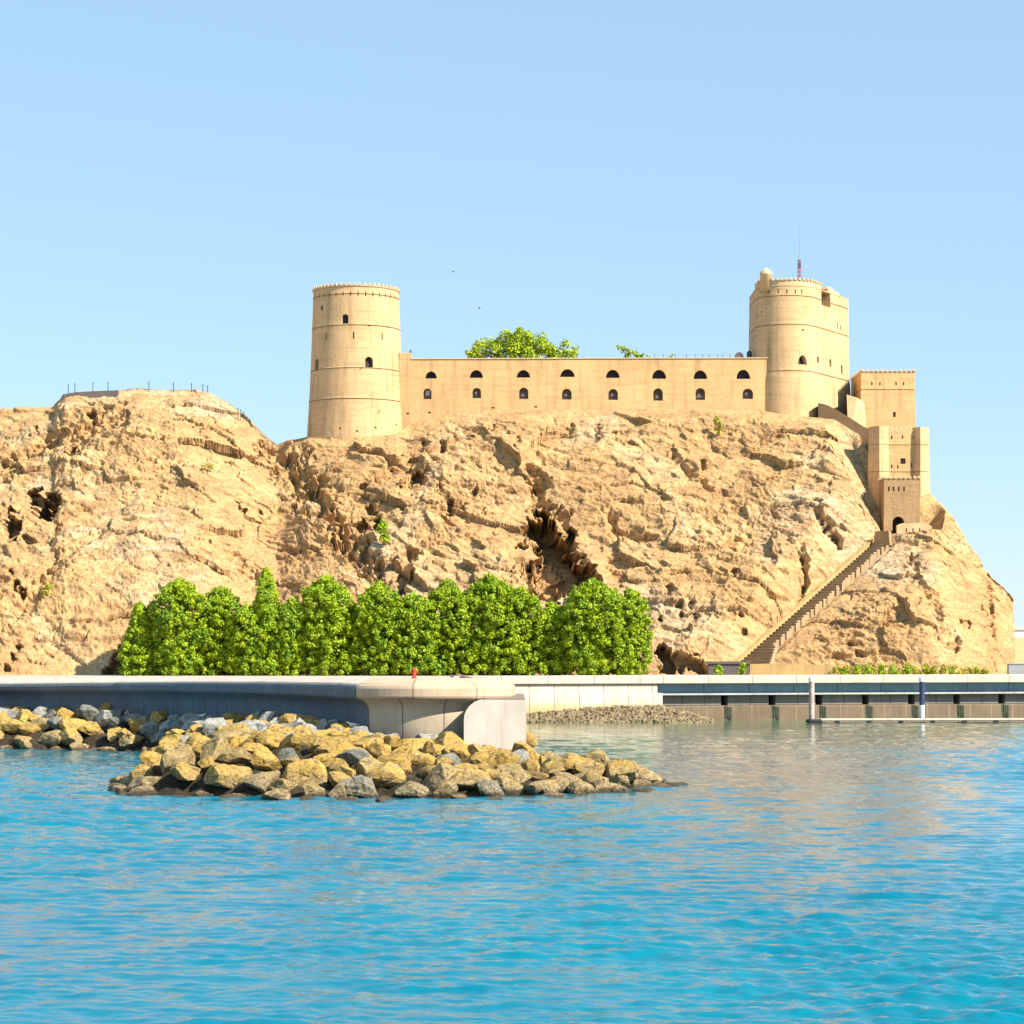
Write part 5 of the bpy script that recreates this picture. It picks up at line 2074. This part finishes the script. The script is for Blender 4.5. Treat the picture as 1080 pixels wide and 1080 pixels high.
# red hydrant on the promenade behind the curved wall
hb = Vector((XA(436.8, 150.8), 150.76, 5.95))
hd = empty("fire_hydrant", hb, "small red hydrant standing behind the curved sea wall's coping", "hydrant")
hh = 0.72
bm = bmesh.new()
lathe(bm, hb, [(0.19, 0), (0.19, 0.08), (0.125, 0.1), (0.12, hh * 0.72), (0.15, hh * 0.73), (0.15, hh * 0.77), (0.11, hh * 0.78)], 18)
from_bm("barrel", bm, M['red'], hd)
bm = bmesh.new()
lathe(bm, hb, [(0.145, hh * 0.783), (0.14, hh * 0.87), (0.09, hh * 0.95), (0.04, hh * 0.965), (0.04, hh)], 18)
from_bm("bonnet", bm, M['red'], hd)
for sx in (-1, 1):
    bm = bmesh.new()
    tube(bm, hb + Vector((sx * 0.10, 0, hh * 0.62)), hb + Vector((sx * 0.24, 0, hh * 0.62)), 0.07, 0.07, 10)
    tube(bm, hb + Vector((sx * 0.24, 0, hh * 0.62)), hb + Vector((sx * 0.27, 0, hh * 0.62)), 0.085, 0.085, 10)
    from_bm("nozzle", bm, M['red'], hd)


def body_bm(c, fwd, s):
    """One continuous bird body: tail, back, breast, neck and head along a spine."""
    bm = bmesh.new()
    f = Vector(fwd).normalized()
    sd = Vector((-f.y, f.x, 0))
    sp = [(-0.55, 0.10, 0.02, 0.05), (-0.40, 0.10, 0.06, 0.10), (-0.20, 0.10, 0.13, 0.14), (0.0, 0.09, 0.17, 0.17), (0.16, 0.11, 0.16, 0.16), (0.27, 0.18, 0.11, 0.11), (0.33, 0.27, 0.085, 0.085), (0.40, 0.32, 0.09, 0.09), (0.47, 0.32, 0.06, 0.06), (0.50, 0.31, 0.02, 0.02)]
    prev = None
    for u, h, rz, rs in sp:
        ring = [bm.verts.new(c + f * (u * s) + Vector((0, 0, (h + rz * math.cos(6.283 * k / 10)) * s)) + sd * (rs * math.sin(6.283 * k / 10) * s)) for k in range(10)]
        if prev:
            for k in range(10):
                bm.faces.new([prev[k], prev[(k + 1) % 10], ring[(k + 1) % 10], ring[k]])
        else:
            bm.faces.new(ring)
        prev = ring
    bm.faces.new(prev[::-1])
    return bm, f, sd


def top_of_rocks(px, Yg):
    """Height of the boulder under a plan point."""
    bpy.context.view_layer.update()
    dg = bpy.context.evaluated_depsgraph_get()
    hit, loc, *_ = scene.ray_cast(dg, Vector((XA(px, Yg), Yg, 4.2)), Vector((0, 0, -1)))
    return loc if hit else Vector((XA(px, Yg), Yg, 2.5))


def gull(px, Yg, fwd, lab, s=0.75):
    c = top_of_rocks(px, Yg) + Vector((0, 0, 0.2))
    t = empty("seagull", c - Vector((0, 0, 0.2)), lab, "seagull", "white gulls on the rocks")
    bm, f, sd = body_bm(c, fwd, s)
    from_bm("body", bm, M['gull'], t, True)
    for k in (-1, 1):
        bm = bmesh.new()
        a = c + sd * (k * 0.15 * s) + Vector((0, 0, 0.12 * s))
        slab(bm, [a + f * 0.2 * s, a - f * 0.62 * s + Vector((0, 0, 0.02)), a - f * 0.3 * s - Vector((0, 0, 0.09 * s)), a + f * 0.14 * s - Vector((0, 0, 0.08 * s))], sd * (k * 0.03))
        from_bm("wing", bm, M['gullwing'], t)
        bm = bmesh.new()
        b = c + sd * (k * 0.06 * s) + Vector((0, 0, -0.02))
        tube(bm, b, b - Vector((0, 0, 0.20)), 0.014, 0.012, 6)
        tube(bm, b - Vector((0, 0, 0.195)), b - Vector((0, 0, 0.195)) + f * 0.07, 0.014, 0.006, 6)
        from_bm("leg", bm, M['bill'], t)
    bm = bmesh.new()
    h = c + f * (0.49 * s) + Vector((0, 0, 0.315 * s))
    tube(bm, h, h + f * 0.11 * s, 0.025 * s, 0.006, 6)
    from_bm("bill", bm, M['bill'], t)


gull(213, 181.5, (1, -0.4, 0), "white gull standing on the boulders near the middle of the shaded wall")
gull(372, 151.2, (-1, -0.3, 0), "white gull on the boulders under the left edge of the wall's rounded end")


def flyer(px, py, Y, roll, lab, s):
    c = P(px, py, Y)
    t = empty("flying_bird", c, lab, "bird", "birds flying over the fort")
    bm, f, sd = body_bm(c, (0.8, 0.3, 0), s)
    for k in (-1, 1):
        up = Vector((0, 0, 1)) * roll * k
        a = c + Vector((0, 0, 0.14 * s))
        e = a + (sd * 0.55 * k + Vector((0, 0, 0.22)) + up * 0.5) * s
        w = a + (sd * 1.15 * k + Vector((0, 0, 0.12)) + up * 1.0 - f * 0.25) * s
        slab(bm, [a + f * 0.18 * s, e + f * 0.16 * s, w, e - f * 0.12 * s, a - f * 0.18 * s], Vector((0, 0, 0.03 * s)))
    from_bm("body", bm, M['darkbird'], t)


flyer(505.5, 325.5, 330, 0.5, "dark bird with raised wings in the sky, the lower of two", 0.42)
flyer(478, 287, 330, 0.0, "dark bird gliding in the sky, the higher of two", 0.36)

# beach house far right, and the low grey wall before it
Yb = 640.0
x0 = XA(1068, Yb)
bh = empty("beach_building", (x0 + 20, Yb, 10.0), "low white flat roofed building on the sand beyond the hill's right end", "building")
zt, zb = ZA(664, Yb), ZA(678, Yb)
bm = bmesh.new()
box(bm, (x0 + 24, Yb + 7, (zt + 6) / 2), (48, 14, zt - 6))
from_bm("wall", bm, M['white'], bh)
bm = bmesh.new()
box(bm, (x0 + 24, Yb + 7, zt + 0.28), (49, 15, 0.5))
from_bm("roof", bm, M['white'], bh)
for k in range(6):
    bm = bmesh.new()
    box(bm, (x0 + 6 + 7 * k, Yb - 0.04, zt - 1.7), (1.6, 0.1, 1.4))
    from_bm("window", bm, M['navy'], bh)
bm = bmesh.new()
Yw = 309.0
box(bm, (XA(1064, Yw) + 20, Yw + 0.5, (ZA(700.5, Yw) + 4) / 2), (40, 1.0, ZA(700.5, Yw) - 4))
for k in range(9):
    box(bm, (XA(1064, Yw) + 2 + 4.5 * k, Yw + 0.5, ZA(700.5, Yw) + 0.06), (4.45, 1.2, 0.1))
tag(from_bm("roadside_wall", bm, M['greypath']), "low grey wall beyond the right end of the hill", "wall")
